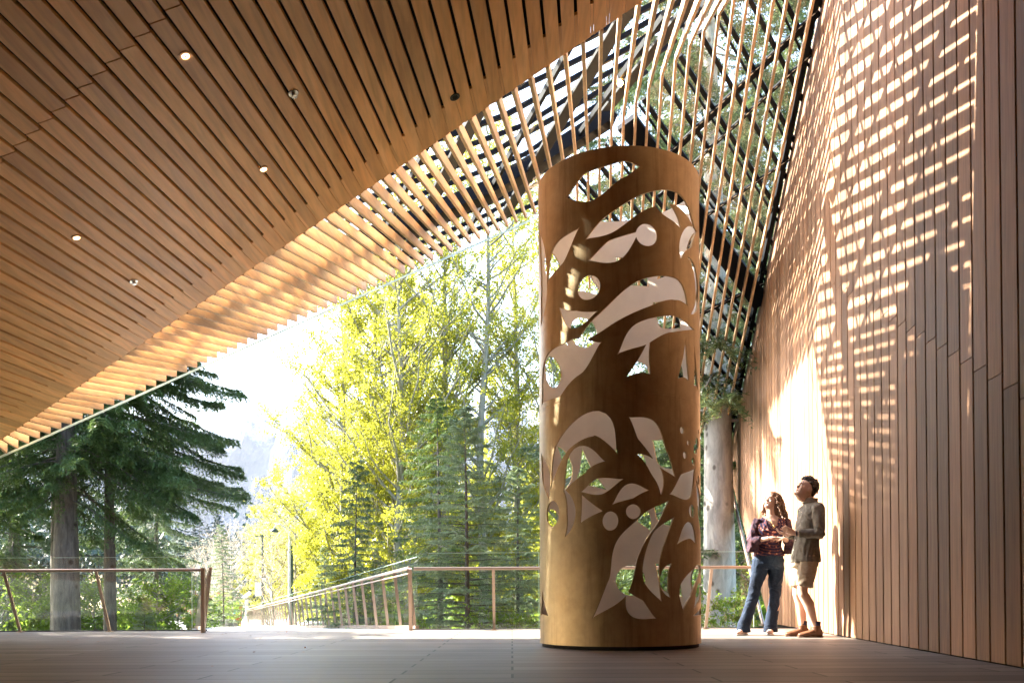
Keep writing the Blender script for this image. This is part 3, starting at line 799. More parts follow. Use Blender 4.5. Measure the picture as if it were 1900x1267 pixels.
M['nblue']=leafmat('bluish_needles',(.014,.030,.026),(.040,.062,.048),.12,(.05,.09,.05))
M['lpop']=leafmat('yellow_green_leaves',(.125,.165,.018),(.275,.295,.032),.56,(.52,.50,.045),.35)
M['lyel']=leafmat('yellow_leaves',(.24,.25,.05),(.36,.36,.08),.5,(.55,.52,.14))
M['lgrn']=leafmat('bright_green_leaves',(.08,.15,.02),(.17,.26,.04),.5,(.3,.42,.05))
M['lbare']=leafmat('bare_twig_buds',(.22,.17,.12),(.38,.31,.22),.3,(.4,.33,.2))
M['lred']=leafmat('reddish_leaves',(.22,.07,.04),(.34,.13,.06),.3)
def conifer_mesh(H_,L0_,seed,mat,nbr=110,crown0=.15,nn=70000,nl=.085,nw=.016,droop=.35,trunk_r=.28,dens=1.0,gap=0.0,bmat=None,shape=1.0,side=None):
    g=np.random.default_rng(seed); tb=MB()
    bend=g.normal(0,.012*H_,2)
    def tp(z): t=z/H_; return Vector((bend[0]*t*t,bend[1]*t*t,z))
    zs=[0,.02*H_,.05*H_]+[H_*k/12 for k in range(1,13)]
    tb.tube([tp(z) for z in zs],[trunk_r*(1.25 if z==0 else 1.08 if z<.03*H_ else 1)*max(.03,(1-(z/H_)**1.1)) for z in zs],12)
    C_=[];Dd=[];Ll=[];Ww=[];Rn=[]; NN=[]
    per=nn//nbr
    for b in range(nbr):
        f=crown0+(1-crown0)*(((b+g.random())/nbr)**.9); z=f*H_*.985
        if z>H_*.99: continue
        az=b*2.399+g.normal(0,.3)
        L=L0_*(1-((f-crown0)/(1-crown0)))**(.75*shape)*g.uniform(.72,1.12)+.12
        if side is not None: L*= (1+side[1]*math.cos(az-side[0]))
        if g.random()<gap: 
            continue
        dr=droop*g.uniform(.6,1.3); o=tp(z)
        n=7; pts=[]
        ux,uy=math.cos(az),math.sin(az)
        top=f>.85
        for k in range(n+1):
            t=k/n; r=L*t; zz=(-dr*L*(t**1.5)*.9+ .28*dr*L*t**4) + (.35*L*t if top else .10*L*t)
            pts.append(o+Vector((ux*r,uy*r,zz))+Vector((g.normal(0,.02*L*t),g.normal(0,.02*L*t),g.normal(0,.012*L*t))))
        rb=max(.006,.0105*L*(1-.3*f)); tb.tube(pts,[rb*(1-.85*k/n) for k in range(n+1)],5,False)
        pa=np.array([tuple(p) for p in pts]); 
        # side twigs
        m=int(per*dens*(.3+L/L0_)); 
        if m<4: continue
        t=g.uniform(.10,1,m)**.75; seg=np.minimum((t*n).astype(int),n-1); fr=(t*n-seg)[:,None]
        base=pa[seg]*(1-fr)+pa[seg+1]*fr
        ntw=max(6,int(L*16)); tw=np.floor(t*ntw)/ntw; 
        sgn=np.where(g.random(m)<.5,-1.,1.)
        tl=(.10+.30*L*(1-tw)**.8)*(.55+.45*np.sin(tw*91+sgn*3)**2)
        uu=g.random(m)
        out_=np.array([ux,uy,0.]); sd=np.array([-uy,ux,0.])
        tdir=out_[None]*.62+sd[None]*sgn[:,None]*.85+np.array([0,0,-1.])[None]*(.18+.5*droop*g.random(m)[:,None])
        tdir/=np.linalg.norm(tdir,axis=1,keepdims=True)
        bs=pa[np.minimum((tw*n).astype(int),n-1)]; frw=(tw*n-np.minimum((tw*n).astype(int),n-1))[:,None]
        bs=bs*(1-frw)+pa[np.minimum((tw*n).astype(int),n-1)+1]*frw
        pos=bs+tdir*(tl*uu)[:,None]; pos[:,2]-= 1.1*droop*tl*uu**2
        pos+=g.normal(0,.012,(m,3))
        nd=tdir+rdir(m,g)*.75; 
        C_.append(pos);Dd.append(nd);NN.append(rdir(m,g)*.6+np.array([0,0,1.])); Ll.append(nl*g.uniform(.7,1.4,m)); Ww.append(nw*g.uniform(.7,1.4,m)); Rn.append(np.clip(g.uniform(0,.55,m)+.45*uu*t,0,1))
    tb_me=tb.mesh('trunk'); tb_me.materials.append(bmat or M['bark']); tb_me.shade_smooth()
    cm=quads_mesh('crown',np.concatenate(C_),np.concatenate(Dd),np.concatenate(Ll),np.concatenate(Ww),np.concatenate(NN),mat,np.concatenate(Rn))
    return tb_me,cm
def poplar_mesh(H_,seed,mat,nbr=60,W=3.2,nn=45000,ls=.10,crown0=.12,up=1.1,bmat=None,trunk_r=.2,spread=.33):
    g=np.random.default_rng(seed); tb=MB(); bend=g.normal(0,.015*H_,2)
    def tp(z): t=z/H_; return Vector((bend[0]*t*t+.1*math.sin(z*.6+seed),bend[1]*t*t,z))
    zs=[H_*k/14 for k in range(15)]; tb.tube([tp(z) for z in zs],[trunk_r*max(.05,(1-z/H_*.95)) for z in zs],10)
    C_=[];T_=[]
    wt=[]
    br=[]
    for b in range(nbr):
        f=crown0+(1-crown0)*((b+g.random())/nbr); z=f*H_*.97; az=g.uniform(0,2*PI)
        L=W*(1.0-abs(f-.42)*1.05)*g.uniform(.6,1.15)+.4; upk=up*g.uniform(.7,1.4)
        o=tp(z); n=5; pts=[]
        for k in range(n+1):
            t=k/n; pts.append(o+Vector((math.cos(az)*L*t,math.sin(az)*L*t,upk*L*(t**1.25)))+Vector(g.normal(0,.05*L*t,3)))
        tb.tube(pts,[max(.006,.02*L*(1-.85*k/n)) for k in range(n+1)],5,False)
        pa=np.array([tuple(p) for p in pts]); m=int(nn/nbr*(.4+L/W*.7))
        # sub-twigs
        ntw=9; tw=g.integers(0,ntw,m)
        tbs=g.uniform(.25,1,ntw); dirs=rdir(ntw,g); dirs[:,2]=np.abs(dirs[:,2])*.8+.1
        seg=np.minimum((tbs*n).astype(int),n-1); fr=(tbs*n-seg)[:,None]; bs=pa[seg]*(1-fr)+pa[seg+1]*fr; ln=L*spread*g.uniform(.5,1.3,ntw)
        for j in range(ntw): tb.tube([Vector(bs[j]),Vector(bs[j]+dirs[j]*ln[j])],[.008,.003],3,False)
        u=g.random(m)**.7; pos=bs[tw]+dirs[tw]*(ln[tw]*u)[:,None]+g.normal(0,.07*W/2.4,(m,3)); C_.append(pos)
    c=np.concatenate(C_); n=len(c)
    nr=rdir(n,g); d=rdir(n,g)*.8+np.array([0,0,-.4]); l=ls*g.uniform(.6,1.3,n)
    me=tb.mesh('trunk'); me.materials.append(bmat or M['barkpop']); me.shade_smooth()
    # clumps of lighter / darker leaves
    kp=g.random(n)<(1-.72*np.clip(c[:,2]/H_,0,1)**.8); c=c[kp]; n=len(c); nr=nr[kp]; d=d[kp]; l=l[kp]
    cl=np.array([noise.noise(Vector(p)*.9) for p in c[::8]]); cl=np.repeat(cl,8)[:n]
    rn=np.clip(.45+.5*cl+g.normal(0,.2,n),0,1)
    cm=quads_mesh('crown',c,d,l,l*.8,nr,mat,rn); return me,cm
def place_tree(kind,meshes,px,Y,z0,label,cat,group,sc=1,rz=0,sz=None,x=None):
    X=x if x is not None else (px-CX)/F*Y
    t=empty(kind,(X,Y,z0),label,cat,group,rz); t.scale=(sc,sc,sz or sc)
    for nm,me in zip(('trunk','crown'),meshes):
        o=bpy.data.objects.new(nm,me); COL.objects.link(o); o.parent=t
    return t
GZ=-1.9
# --- near dark conifers on the left
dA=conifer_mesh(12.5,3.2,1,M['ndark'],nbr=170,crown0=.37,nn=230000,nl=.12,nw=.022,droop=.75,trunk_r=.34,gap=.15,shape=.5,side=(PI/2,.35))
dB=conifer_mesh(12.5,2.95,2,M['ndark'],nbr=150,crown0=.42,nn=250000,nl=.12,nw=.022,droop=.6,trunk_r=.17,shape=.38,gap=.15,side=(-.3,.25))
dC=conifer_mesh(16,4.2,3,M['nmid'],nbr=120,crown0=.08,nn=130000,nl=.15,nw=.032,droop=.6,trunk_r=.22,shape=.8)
G1='conifers around the terrace'
place_tree('fir_tree',dA,122,19.0,GZ,'large dark conifer with the thickest trunk at the left, just beyond the railing','tree',G1)
place_tree('fir_tree',dB,204,20.5,GZ,'dark conifer with a slimmer trunk whose boughs reach right over the footbridge','tree',G1,rz=0)
place_tree('fir_tree',dA,-70,22,GZ,'dark conifer half out of the frame at the far left','tree',G1,rz=2.1)
place_tree('fir_tree',dC,25,27,GZ,'greyer conifer standing behind the thick trunk at the far left','tree',G1,rz=1)
place_tree('fir_tree',dC,290,36,GZ,'conifer further back between the dark boughs at the left','tree',G1,rz=2.7,sc=.62)
place_tree('fir_tree',dC,-190,30,GZ,'conifer behind the left end of the terrace railing','tree',G1,rz=4,sc=1.05)
place_tree('fir_tree',dA,0,16,GZ,'added unseen conifer off the left end of the terrace, shading its floor edge','tree',G1,rz=3.2,sc=.80,x=-13.2)  # out of frame, added to shade the floor strip along the railing
place_tree('fir_tree',dB,0,14.2,GZ,'added unseen conifer shading the left side of the terrace','tree',G1,rz=2.0,sc=.72,x=-17)  # second added tree out of frame, keeps sun off the left floor
shadeT=conifer_mesh(24,3.3,12,M['ndark'],nbr=70,crown0=.73,nn=50000,nl=.16,nw=.04,droop=.4,trunk_r=.26,shape=.8)  # added tree, crown kept high to shade only the far upper wall
place_tree('fir_tree',shadeT,0,22.8,GZ,'added tall bare-stemmed conifer behind the thick trunk, its unseen crown shading the far cedar wall','tree',G1,x=-12.1)
place_tree('fir_tree',shadeT,0,26.2,GZ,'added tall bare-stemmed conifer in the second row, its unseen crown shading the far cedar wall','tree',G1,rz=2.,x=-13.6)
# --- spruces behind the railing
sA=conifer_mesh(7.3,2.7,4,M['npale'],nbr=130,crown0=.03,nn=110000,nl=.08,nw=.012,droop=.14,trunk_r=.09,shape=1.05)
sB=conifer_mesh(9.5,3.3,5,M['ndark'],nbr=150,crown0=.03,nn=120000,nl=.085,nw=.014,droop=.3,trunk_r=.12,shape=1.0)
sC=conifer_mesh(5.6,1.25,6,M['nmid'],nbr=90,crown0=.03,nn=36000,nl=.075,nw=.012,droop=.2,trunk_r=.05,shape=1.0)
place_tree('spruce_tree',sA,868,16.6,GZ-.2,'pale-tipped spruce directly behind the railing left of the cylinder','tree',G1,sc=.87)
place_tree('spruce_tree',sB,818,20.0,GZ-.3,'darker taller spruce behind the pale-tipped one','tree',G1,sc=.78)
place_tree('spruce_tree',sC,657,19.5,GZ,'slender young spruce rising above the footbridge railing','tree',G1,sc=1.0)
place_tree('spruce_tree',sA,960,20.5,GZ-.3,'spruce half hidden by the left side of the cylinder','tree',G1,rz=2,sc=.8)
place_tree('spruce_tree',sC,604,30,GZ,'small spruce beyond the middle of the footbridge','tree',G1,rz=1.2,sc=.75)
place_tree('spruce_tree',sC,668,25,GZ,'small bushy spruce behind the footbridge railing','tree',G1,rz=2.5,sc=.66)
place_tree('spruce_tree',sA,708,21,GZ-.6,'low spruce between the slender one and the dark one','tree',G1,rz=4,sc=.52)
place_tree('spruce_tree',sC,415,42,-1.5,'small dark cone-shaped spruce at the far end of the footbridge','tree',G1,rz=3,sc=1.0)
place_tree('spruce_tree',sA,268,17.4,GZ-.6,'low bright spruce behind the glass of the left railing','tree',G1,rz=5,sc=.40)
# --- trees beyond the right glass slope
rA=conifer_mesh(20,4.0,8,M['nmid'],nbr=150,crown0=.30,nn=150000,nl=.14,nw=.024,droop=.6,trunk_r=.38,bmat=M['barkpale'],shape=.65)
place_tree('hemlock_tree',rA,1336,17.5,GZ,'conifer with a pale spotted trunk just right of the cylinder','tree',G1,rz=0)
place_tree('hemlock_tree',rA,1478,23.5,GZ,'tall conifer seen through the glass slope nearest the cedar wall','tree',G1,rz=1.9,sc=1.05)
place_tree('hemlock_tree',dC,1255,21,GZ,'tall conifer behind the upper right of the cylinder','tree',G1,rz=.5,sc=1.0)
place_tree('hemlock_tree',dC,1395,27,GZ-.5,'conifer between the pale trunk and the cedar wall','tree',G1,rz=3.3,sc=1.15)
# --- poplars
pA=poplar_mesh(19.5,21,M['lpop'],nbr=90,W=3.3,nn=92000,ls=.08,crown0=.10)
pB=poplar_mesh(20.5,22,M['lpop'],nbr=75,W=2.7,nn=60000,ls=.08,crown0=.10)
pC=poplar_mesh(15.5,23,M['lpop'],nbr=90,W=3.0,nn=98000,ls=.085,crown0=.06,up=.9)
G2='spring poplars beyond the footbridge'
for (px,Y,me,sc,rz,lb) in [
 (742,33,pA,1.0,0,'tall yellow-green poplar with the clearest trunk under the slatted roof edge'),
 (826,34,pB,1.05,1.2,'tall thin-leaved poplar above the dark spruce'),
 (893,33,pB,1.06,2.9,'tall thin-leaved poplar with a forked limb left of the cylinder'),
 (962,36,pB,1.08,4.4,'tall poplar seen beside the left edge of the cylinder'),
 (700,35,pC,1.12,.6,'dense yellow-green poplar behind the slender young spruce'),
 (640,36,pC,1.05,2.2,'leftmost dense yellow-green poplar with its crown against the white sky'),
 (740,40,pA,.95,3.3,'yellow-green poplar in the second row behind the dense ones'),
 (1040,35,pA,.98,5.1,'poplar glimpsed through the cut-outs of the cylinder'),
 (1130,38,pC,1.1,1.7,'yellow-green poplar directly behind the cylinder'),
 (618,48,pC,.62,4.0,'smaller poplar at the left foot of the poplar row'),
 (775,44,pC,1.2,5.5,'bushy poplar filling the gap behind the dark spruce')]:
    place_tree('poplar_tree',me,px,Y,GZ-.3,lb,'tree',G2,sc=sc,rz=rz)
# --- yellow and bare trees down the path
yA=poplar_mesh(9,31,M['lyel'],nbr=45,W=2.1,nn=16000,ls=.15,crown0=.08,up=.9,trunk_r=.1)
bA=poplar_mesh(9,32,M['lbare'],nbr=50,W=2.3,nn=7000,ls=.09,crown0=.08,up=1.0,trunk_r=.1,bmat=M['barkpale'])
gA=poplar_mesh(4.2,33,M['lgrn'],nbr=45,W=1.7,nn=14000,ls=.11,crown0=.02,up=.5,trunk_r=.06)
G3='broadleaf trees down the path'
for (px,Y,me,sc,rz,lb) in [
 (508,60,yA,1.0,0,'tall pale yellow tree beyond the utility pole'),
 (532,66,yA,1.15,2,'pale yellow tree behind the curved street lamp'),
 (478,72,yA,.85,4,'smaller pale yellow tree left of the utility pole'),
 (548,48,yA,.9,5,'yellow tree at the foot of the poplars behind the banner'),
 (505,44,bA,.62,1,'reddish leafless tree behind the street lamp'),
 (428,62,bA,.8,3,'grey leafless tree with a pale trunk at the end of the path'),
 (396,70,bA,.8,.5,'grey leafless tree left of the path end'),
 (450,80,bA,.95,2.2,'distant leafless tree right of the path end'),
 (368,55,bA,.6,5,'leafless tree just above the railing end post')]:
    place_tree('yellow_tree' if me is yA else 'bare_tree',me,px,Y,-2.0,lb,'tree',G3,sc=sc,rz=rz)
G4='shrubs and low greenery'
for (px,Y,me,sc,rz,lb) in [
 (398,44,gA,.36,0,'pale green bush beside the small cone-shaped spruce'),
 (430,46,gA,.30,1,'bright green low shrub at the far end of the footbridge'),
 (330,24,gA,.42,2,'green bush behind the glass at the end of the left railing'),
 (290,22,gA,.40,3,'leafy bush low behind the left railing'),
 (60,24,gA,.45,4,'green undergrowth bush at the foot of the left trees'),
 (175,25,gA,.42,5,'green undergrowth bush between the two left trunks'),
 (700,20,gA,.38,.6,'green bush below the footbridge railing'),
 (735,17.5,gA,.30,1.6,'green bush beside the near end of the footbridge railing'),
 (930,15.5,gA,.30,2.6,'green bush low behind the glass left of the cylinder'),
 (790,15.8,gA,.26,4.6,'small bush at the corner of the two glass railings'),
 (1240,19,gA,.45,3.6,'green bush behind the cylinder near the floor'),
 (1360,15.5,gA,.34,4.6,'green bush behind the glass panel beside the pale trunk'),
 (1400,20,gA,.50,5.6,'green bush low beside the leaning strut')]:
    place_tree('shrub',me,px,Y,GZ+.1,lb,'shrub',G4,sc=sc*1.5,rz=rz)
rs_=poplar_mesh(2.0,35,M['lred'],nbr=25,W=1.2,nn=4000,ls=.09,crown0=.02,up=.4,trunk_r=.04)
place_tree('shrub',rs_,376,45,-1.5,'reddish-brown shrub behind the concrete blocks','shrub',G4,sc=.95)
# --- forest behind: separate far trees
fA=conifer_mesh(16,3.3,41,M['nblue'],nbr=80,crown0=.05,nn=16000,nl=.34,nw=.085,droop=.35,trunk_r=.2,shape=1.0)
fB=conifer_mesh(15,3.0,42,M['nblue'],nbr=70,crown0=.08,nn=12000,nl=.34,nw=.085,droop=.35,trunk_r=.2,shape=.9)
hills_px=[(345,150,1.25),(362,135,1.0),(385,150,1.25),(400,160,1.45),(408,142,1.35),(425,150,1.15),(438,138,1.0),(452,158,1.05),(372,170,1.5),(330,140,1.1),(465,170,1.0),(480,165,.95)]
for i,(px,Y,sc) in enumerate(hills_px):
    lb='bluish-green conifer in the distant stand above the path end, number in a close group'
    place_tree('distant_conifer',(fA if i%2 else fB),px,Y,-1.0+rng.uniform(-.5,1),'bluish-green conifer in the distant stand above the end of the path','tree','distant conifers above the path',sc=sc*.78,rz=i*1.3)
# background thickets that close the view under the crowns
g=np.random.default_rng(77)
def thicket(name,label,x0,x1,y0,y1,z0,h,n,mat,ls):
    x=g.uniform(x0,x1,n); y=g.uniform(y0,y1,n)
    kp=(x<-5.6-.395*(y-12.36))|(x>.9-.375*(y-12.36)); x=x[kp]; y=y[kp]; n=len(x)
    hh=h*(.55+.45*np.sin(x*.7)*np.sin(y*.9+1.3)+.25*np.sin(x*2.3))
    z=z0+hh*g.random(n)**.8
    c=np.stack([x,y,z],1); c+=g.normal(0,.12,(n,3))
    me=quads_mesh(name,c,rdir(n,g),ls*g.uniform(.5,1.4,n),ls*.7*g.uniform(.5,1.3,n),rdir(n,g),mat,g.random(n))
    o=bpy.data.objects.new(name,me); COL.objects.link(o); o['kind']='stuff'; o['label']=label; o['category']='undergrowth'; return o
thicket('undergrowth','green undergrowth below the trees left of the footbridge',-22,-7,20,34,GZ,2.6,60000,M['lgrn'],.13)
thicket('undergrowth','green undergrowth between the footbridge and the cedar wall',-2.5,9,17,30,GZ-.3,2.4,60000,M['lgrn'],.12)
thicket('woodland','distant wooded slope behind the left trees',-95,-34,75,120,-2,13,90000,M['nblue'],.75)
thicket('woodland','yellow-green wood behind the poplars',-14,30,55,75,-2,13,110000,M['lpop'],.4)
thicket('woodland','dark wood behind the right of the terrace',6,30,28,45,-2,12,90000,M['nmid'],.3)
thicket('undergrowth','scrub beyond the left trees',-60,-20,40,62,-2,3.2,40000,M['lbare'],.25)
# --- ground, road, hills
m_,nt_,out_=newmat('forest_ground'); v=coords(nt_,(1,1,1)); n1=noisef(nt_,v,.9,8,.65); n2=noisef(nt_,v,12,5,.6)
c_=mixc(nt_,ramp(nt_,n1,[(.35,(.07,.085,.03)),(.55,(.13,.12,.06)),(.7,(.10,.14,.04))]),ramp(nt_,n2,[(.3,.7),(.7,1.2)]),1,'MULTIPLY')
principled(nt_,out_,c_,.9,0,n2,.6,.2); M['ground']=m_
m=MB(); gx=[-3000,-400,-100,-40,-16,0,16,40,100,400,3000]; gy=[-300,0,12,20,30,45,60,90,140,300,3000]
vs=[];fs=[]
for j,y in enumerate(gy):
    for i,x in enumerate(gx): vs.append((x,y,-2.0 if y<100 else -2.0))
for j in range(len(gy)-1):
    for i in range(len(gx)-1): a=j*len(gx)+i; fs.append((a,a+1,a+len(gx)+1,a+len(gx)))
m.add(vs,fs); o=m.build('ground',M['ground'],recalc=False); o['kind']='structure'
# plaza at the far end of the bridge
e=bR+BD*BL
m=MB(); m.box((-34,43,-1.99),(-12,60,e.z-.01)); o=m.build('plaza',M['bridge']); o['kind']='structure'
# mountain with snow
def ridge(name,x0,x1,y,base,hf,depth,mat):
    m=MB(); nx,ny=420,46; vs=[];fs=[]
    for j in range(ny+1):
        for i in range(nx+1):
            x=x0+(x1-x0)*i/nx; t=j/ny; h=hf(x)
            z=base+h*math.sin(t*PI*.5)**1.1+noise.ridged_multi_fractal(Vector((x*.0035,t*2.6,y*.001)),.9,2.1,7,1,2)*h*.13*math.sin(PI*min(1,t*.9+.05))
            vs.append((x+noise.noise(Vector((x*.01,t*5,3)))*30,y+depth*t,z))
    for j in range(ny):
        for i in range(nx): a=j*(nx+1)+i; fs.append((a,a+1,a+nx+2,a+nx+1))
    m.add(vs,fs); o=m.build(name,mat,smooth=False,recalc=False); o['kind']='structure'; return o
m_,nt_,out_=newmat('mountain_hazed_rock_snow'); geo=N(nt_,'ShaderNodeNewGeometry'); sx=N(nt_,'ShaderNodeSeparateXYZ'); nt_.links.new(geo.outputs['Position'],sx.inputs[0])
v=coords(nt_,(.01,.01,.01)); n1=noisef(nt_,v,1.6,9,.7,.4)
ad=N(nt_,'ShaderNodeMath',operation='MULTIPLY_ADD'); ad.inputs[1].default_value=420; nt_.links.new(n1,ad.inputs[0]); nt_.links.new(sx.outputs[2],ad.inputs[2])
mr=N(nt_,'ShaderNodeMapRange'); mr.inputs[1].default_value=760; mr.inputs[2].default_value=860; nt_.links.new(ad.outputs[0],mr.inputs[0])
c_=mixc(nt_,ramp(nt_,n1,[(.4,(.010,.020,.032)),(.6,(.026,.040,.062))]),(.30,.33,.38),mr.outputs[0]); principled(nt_,out_,c_,.9,0,n1,.5,.1)  # distance haze put into the rock colour as a blue tint
ridge('mountain',-2600,900,2600,-20,lambda x:640+160*noise.noise(Vector((x*.0014,1.3,0)))+90*noise.noise(Vector((x*.006,4,0)))+(120 if -1000<x<-600 else 0),900,m_)
m_,nt_,out_=newmat('wooded_slope'); v=coords(nt_,(.05,.05,.05)); n1=noisef(nt_,v,3,8,.7); principled(nt_,out_,ramp(nt_,n1,[(.35,(.02,.035,.02)),(.65,(.06,.08,.04))]),.95,0,n1,1,.1)
ridge('hills',-1400,600,700,-4,lambda x:62+25*noise.noise(Vector((x*.006,7,0)))+8*noise.noise(Vector((x*.05,2,0))),200,m_)

# fallen leaves on the terrace
g=np.random.default_rng(5); n=90; x=g.uniform(-7,3.2,n); y=12.2-np.abs(g.normal(0,2.6,n)); z=np.full(n,.006)
nr=rdir(n,g)*.25+np.array([0,0,1.]); me=quads_mesh('fallen_leaves',np.stack([x,y,z+.004],1),rdir(n,g)*np.array([1,1,.1]),.035*g.uniform(.5,1.3,n),.02*g.uniform(.5,1.3,n),nr,M['lred'],g.random(n))
o=bpy.data.objects.new('fallen_leaves',me); COL.objects.link(o); o['kind']='stuff'; o['label']='few dry leaves and needles scattered on the terrace floor'; o['category']='leaves'
# air
m_=bpy.data.materials.new('air_haze'); m_.use_nodes=True; nt_=m_.node_tree; nt_.nodes.clear(); out_=nt_.nodes.new('ShaderNodeOutputMaterial'); pv=nt_.nodes.new('ShaderNodeVolumePrincipled')
pv.inputs['Color'].default_value=(.80,.88,1.0,1); pv.inputs['Density'].default_value=.00004; pv.inputs['Anisotropy'].default_value=.2; nt_.links.new(pv.outputs[0],out_.inputs['Volume'])
m=MB(); m.box((-3200,-400,-60),(3200,3700,1400)); o=m.build('haze',m_); o['kind']='stuff'; o['label']='thin blue air haze over the valley'; o['category']='haze'
# ================================================================== PEOPLE
def remesh(m,name,vox,smooth=2,wr=0,wsc=(8,8,3),seed=0,off=(0,0,0)):
    me=m.mesh('tmp'); o=bpy.data.objects.new('tmp',me); COL.objects.link(o)
    r=o.modifiers.new('r','REMESH'); r.mode='VOXEL'; r.voxel_size=vox; r.adaptivity=0
    if smooth: s=o.modifiers.new('s','SMOOTH'); s.factor=.5; s.iterations=smooth
    dg=bpy.context.evaluated_depsgraph_get(); me2=bpy.data.meshes.new_from_object(o.evaluated_get(dg)); me2.name=name
    bpy.data.objects.remove(o); bpy.data.meshes.remove(me)
    if wr:
        nn=[v.normal.copy() for v in me2.vertices]
        for v,n_ in zip(me2.vertices,nn):
            c=v.co; q=Vector((c.x*wsc[0],c.y*wsc[1],c.z*wsc[2]))+Vector((seed,seed*2.3,0))
            a=noise.noise(q+Vector((noise.noise(q*.7)*1.5,0,noise.noise(q*.9+Vector((5,0,0)))*1.5)))
            v.co=c+n_*(wr*(1-2*abs(a)*1.6))
    me2.shade_smooth(); return me2
def headshape(m,base,f,u,h=.235,wsc=1.0,fem=False):
    f=Vector(f).normalized(); u=Vector(u); u=(u-f*u.dot(f)).normalized(); r=f.cross(u)
    S=[(-.10,.030,.040,.040),(-.03,.062,.045,.044),(.02,.083,.048,.046),(.10,.092,.060,.054),(.18,.090,.072,.060),(.27,.089,.083,.065),(.36,.088,.091,.069),(.45,.085,.097,.072),(.53,.083,.101,.074),(.60,.090,.104,.075),(.70,.090,.106,.076),(.80,.078,.100,.070),(.89,.058,.082,.056),(.96,.030,.052,.034),(1.0,.006,.012,.010)]
    k=h/.235
    m.loft([(base+u*(t*h)+f*((a-b)/2*k),w_*k*wsc,(a+b)/2*k,r,f,.92) for t,a,b,w_ in S],22)
    # nose, lips, chin, brow, ears, eye sockets
    nz=.42*h
    m.loft([(base+u*(.57*h)+f*.082*k,.007,.010,r,f),(base+u*(.48*h)+f*.092*k,.009,.012,r,f),(base+u*(.39*h)+f*.101*k,.013,.017,r,f),(base+u*(.345*h)+f*.094*k,.015,.014,r,f),(base+u*(.325*h)+f*.086*k,.010,.008,r,f)],10)
    m.loft([(base+u*(.255*h)+f*.088*k-r*.02,.003,.004,u,f),(base+u*(.258*h)+f*.094*k,.009,.008,u,f),(base+u*(.255*h)+f*.088*k+r*.02,.003,.004,u,f)],8)
    m.ball(base+u*(.07*h)+f*.083*k,.019,.015,.014)
    m.loft([(base+u*(.60*h)+f*.080*k-r*.045,.006,.010,u,f),(base+u*(.605*h)+f*.091*k,.009,.008,u,f),(base+u*(.60*h)+f*.080*k+r*.045,.006,.010,u,f)],8)
    for s in (-1,1):
        Mx=Matrix((r,f,u)).transposed()
        m.ball(base+u*(.45*h)-f*.008*k+r*s*.077*k*wsc,.010,.020,.032,M=Mx)
        m.ball(base+u*(.38*h)+f*.062*k+r*s*.040*k,.020,.018,.020)
    return f,u,r
def face_bits(par,base,f,u,r,h,skinm,browm):
    k=h/.235
    for s in (-1,1):
        m=MB(); m.ball(base+u*(.515*h)+f*.079*k+r*s*.031*k,.0125,.0125,.010); e=m.build('eye',M['eyewhite'],par,smooth=True)
        m=MB(); m.ball(base+u*(.522*h)+f*.0885*k+r*s*.030*k,.0058); m.build('iris',M['iris'],e,smooth=True)
        m=MB(); m.tube([base+u*(.59*h)+f*.094*k+r*s*.012,base+u*(.61*h)+f*.094*k+r*s*.03,base+u*(.59*h)+f*.083*k+r*s*.05],[.004,.005,.003],6); m.build('eyebrow',browm,par)
    m=MB(); m.tube([base+u*(.245*h)+f*.090*k-r*.022,base+u*(.25*h)+f*.0985*k,base+u*(.245*h)+f*.090*k+r*.022],[.003,.006,.003],8); m.build('lips',M['lips'],par,smooth=True)
def hand(m,w_,d,n_,side,L=.18,curl=.5,spread=.1):
    "w_ wrist, d pointing direction, n_ palm normal (fingers curl towards it), side=+1/-1 thumb side"
    w_=Vector(w_); d=Vector(d).normalized(); n_=Vector(n_); n_=(n_-d*n_.dot(d)).normalized(); s=d.cross(n_)*side
    pl=L*.50
    m.loft([(w_-d*.01,.026,.019,s,n_),(w_+d*.02,.031,.017,s,n_),(w_+d*pl*.6,.041,.015,s,n_),(w_+d*pl,.040,.013,s,n_),(w_+d*(pl+.006),.03,.008,s,n_)],12)
    for i,(o_,ln) in enumerate(((.030,.92),(.010,1.0),(-.010,.95),(-.029,.76))):
        b=w_+d*(pl-.012)+s*o_; ln=L*.46*ln; dd=(d+s*o_*spread*12).normalized(); pts=[b]; a=0
        for j,q in enumerate((.42,.32,.26)):
            a+=curl*(.5+.25*j)*(1+.12*i); v=(dd*math.cos(a)+n_*math.sin(a)); pts.append(pts[-1]+v*ln*q)
        m.tube(pts,[.0100,.0090,.0080,.0062],8)
    b=w_+d*.022+s*.026; m.tube([b,b+(d*.55+s*.75+n_*.25).normalized()*.036,b+(d*.55+s*.75+n_*.25).normalized()*.036+(d*.9+s*.25+n_*.3).normalized()*.032,b+(d*.55+s*.75+n_*.25).normalized()*.036+(d*.9+s*.2+n_*.4).normalized()*.055],[.013,.012,.010,.007],8)
def cloth(name,c0,c1,rough=.8,sc=30):
    m,nt,out=newmat(name); g=noisef(nt,coords(nt,(1,1,1)),sc,4,.6); g2=noisef(nt,coords(nt,(1,1,1)),5,3,.6)
    c=mixc(nt,ramp(nt,g,[(.3,c0),(.7,c1)]),ramp(nt,g2,[(.3,.85),(.7,1.1)]),1,'MULTIPLY')
    principled(nt,out,c,rough,0,g,.3,.2); return m
m_,nt_,out_=newmat('skin'); g=noisef(nt_,coords(nt_,(1,1,1)),9,4,.6)
p_=principled(nt_,out_,ramp(nt_,g,[(.3,(.56,.34,.25)),(.7,(.66,.43,.33))]),.5,0,g,.05,.4); p_.inputs['Subsurface Weight'].default_value=.08; p_.inputs['Subsurface Radius'].default_value=(.02,.008,.004); M['skin']=m_
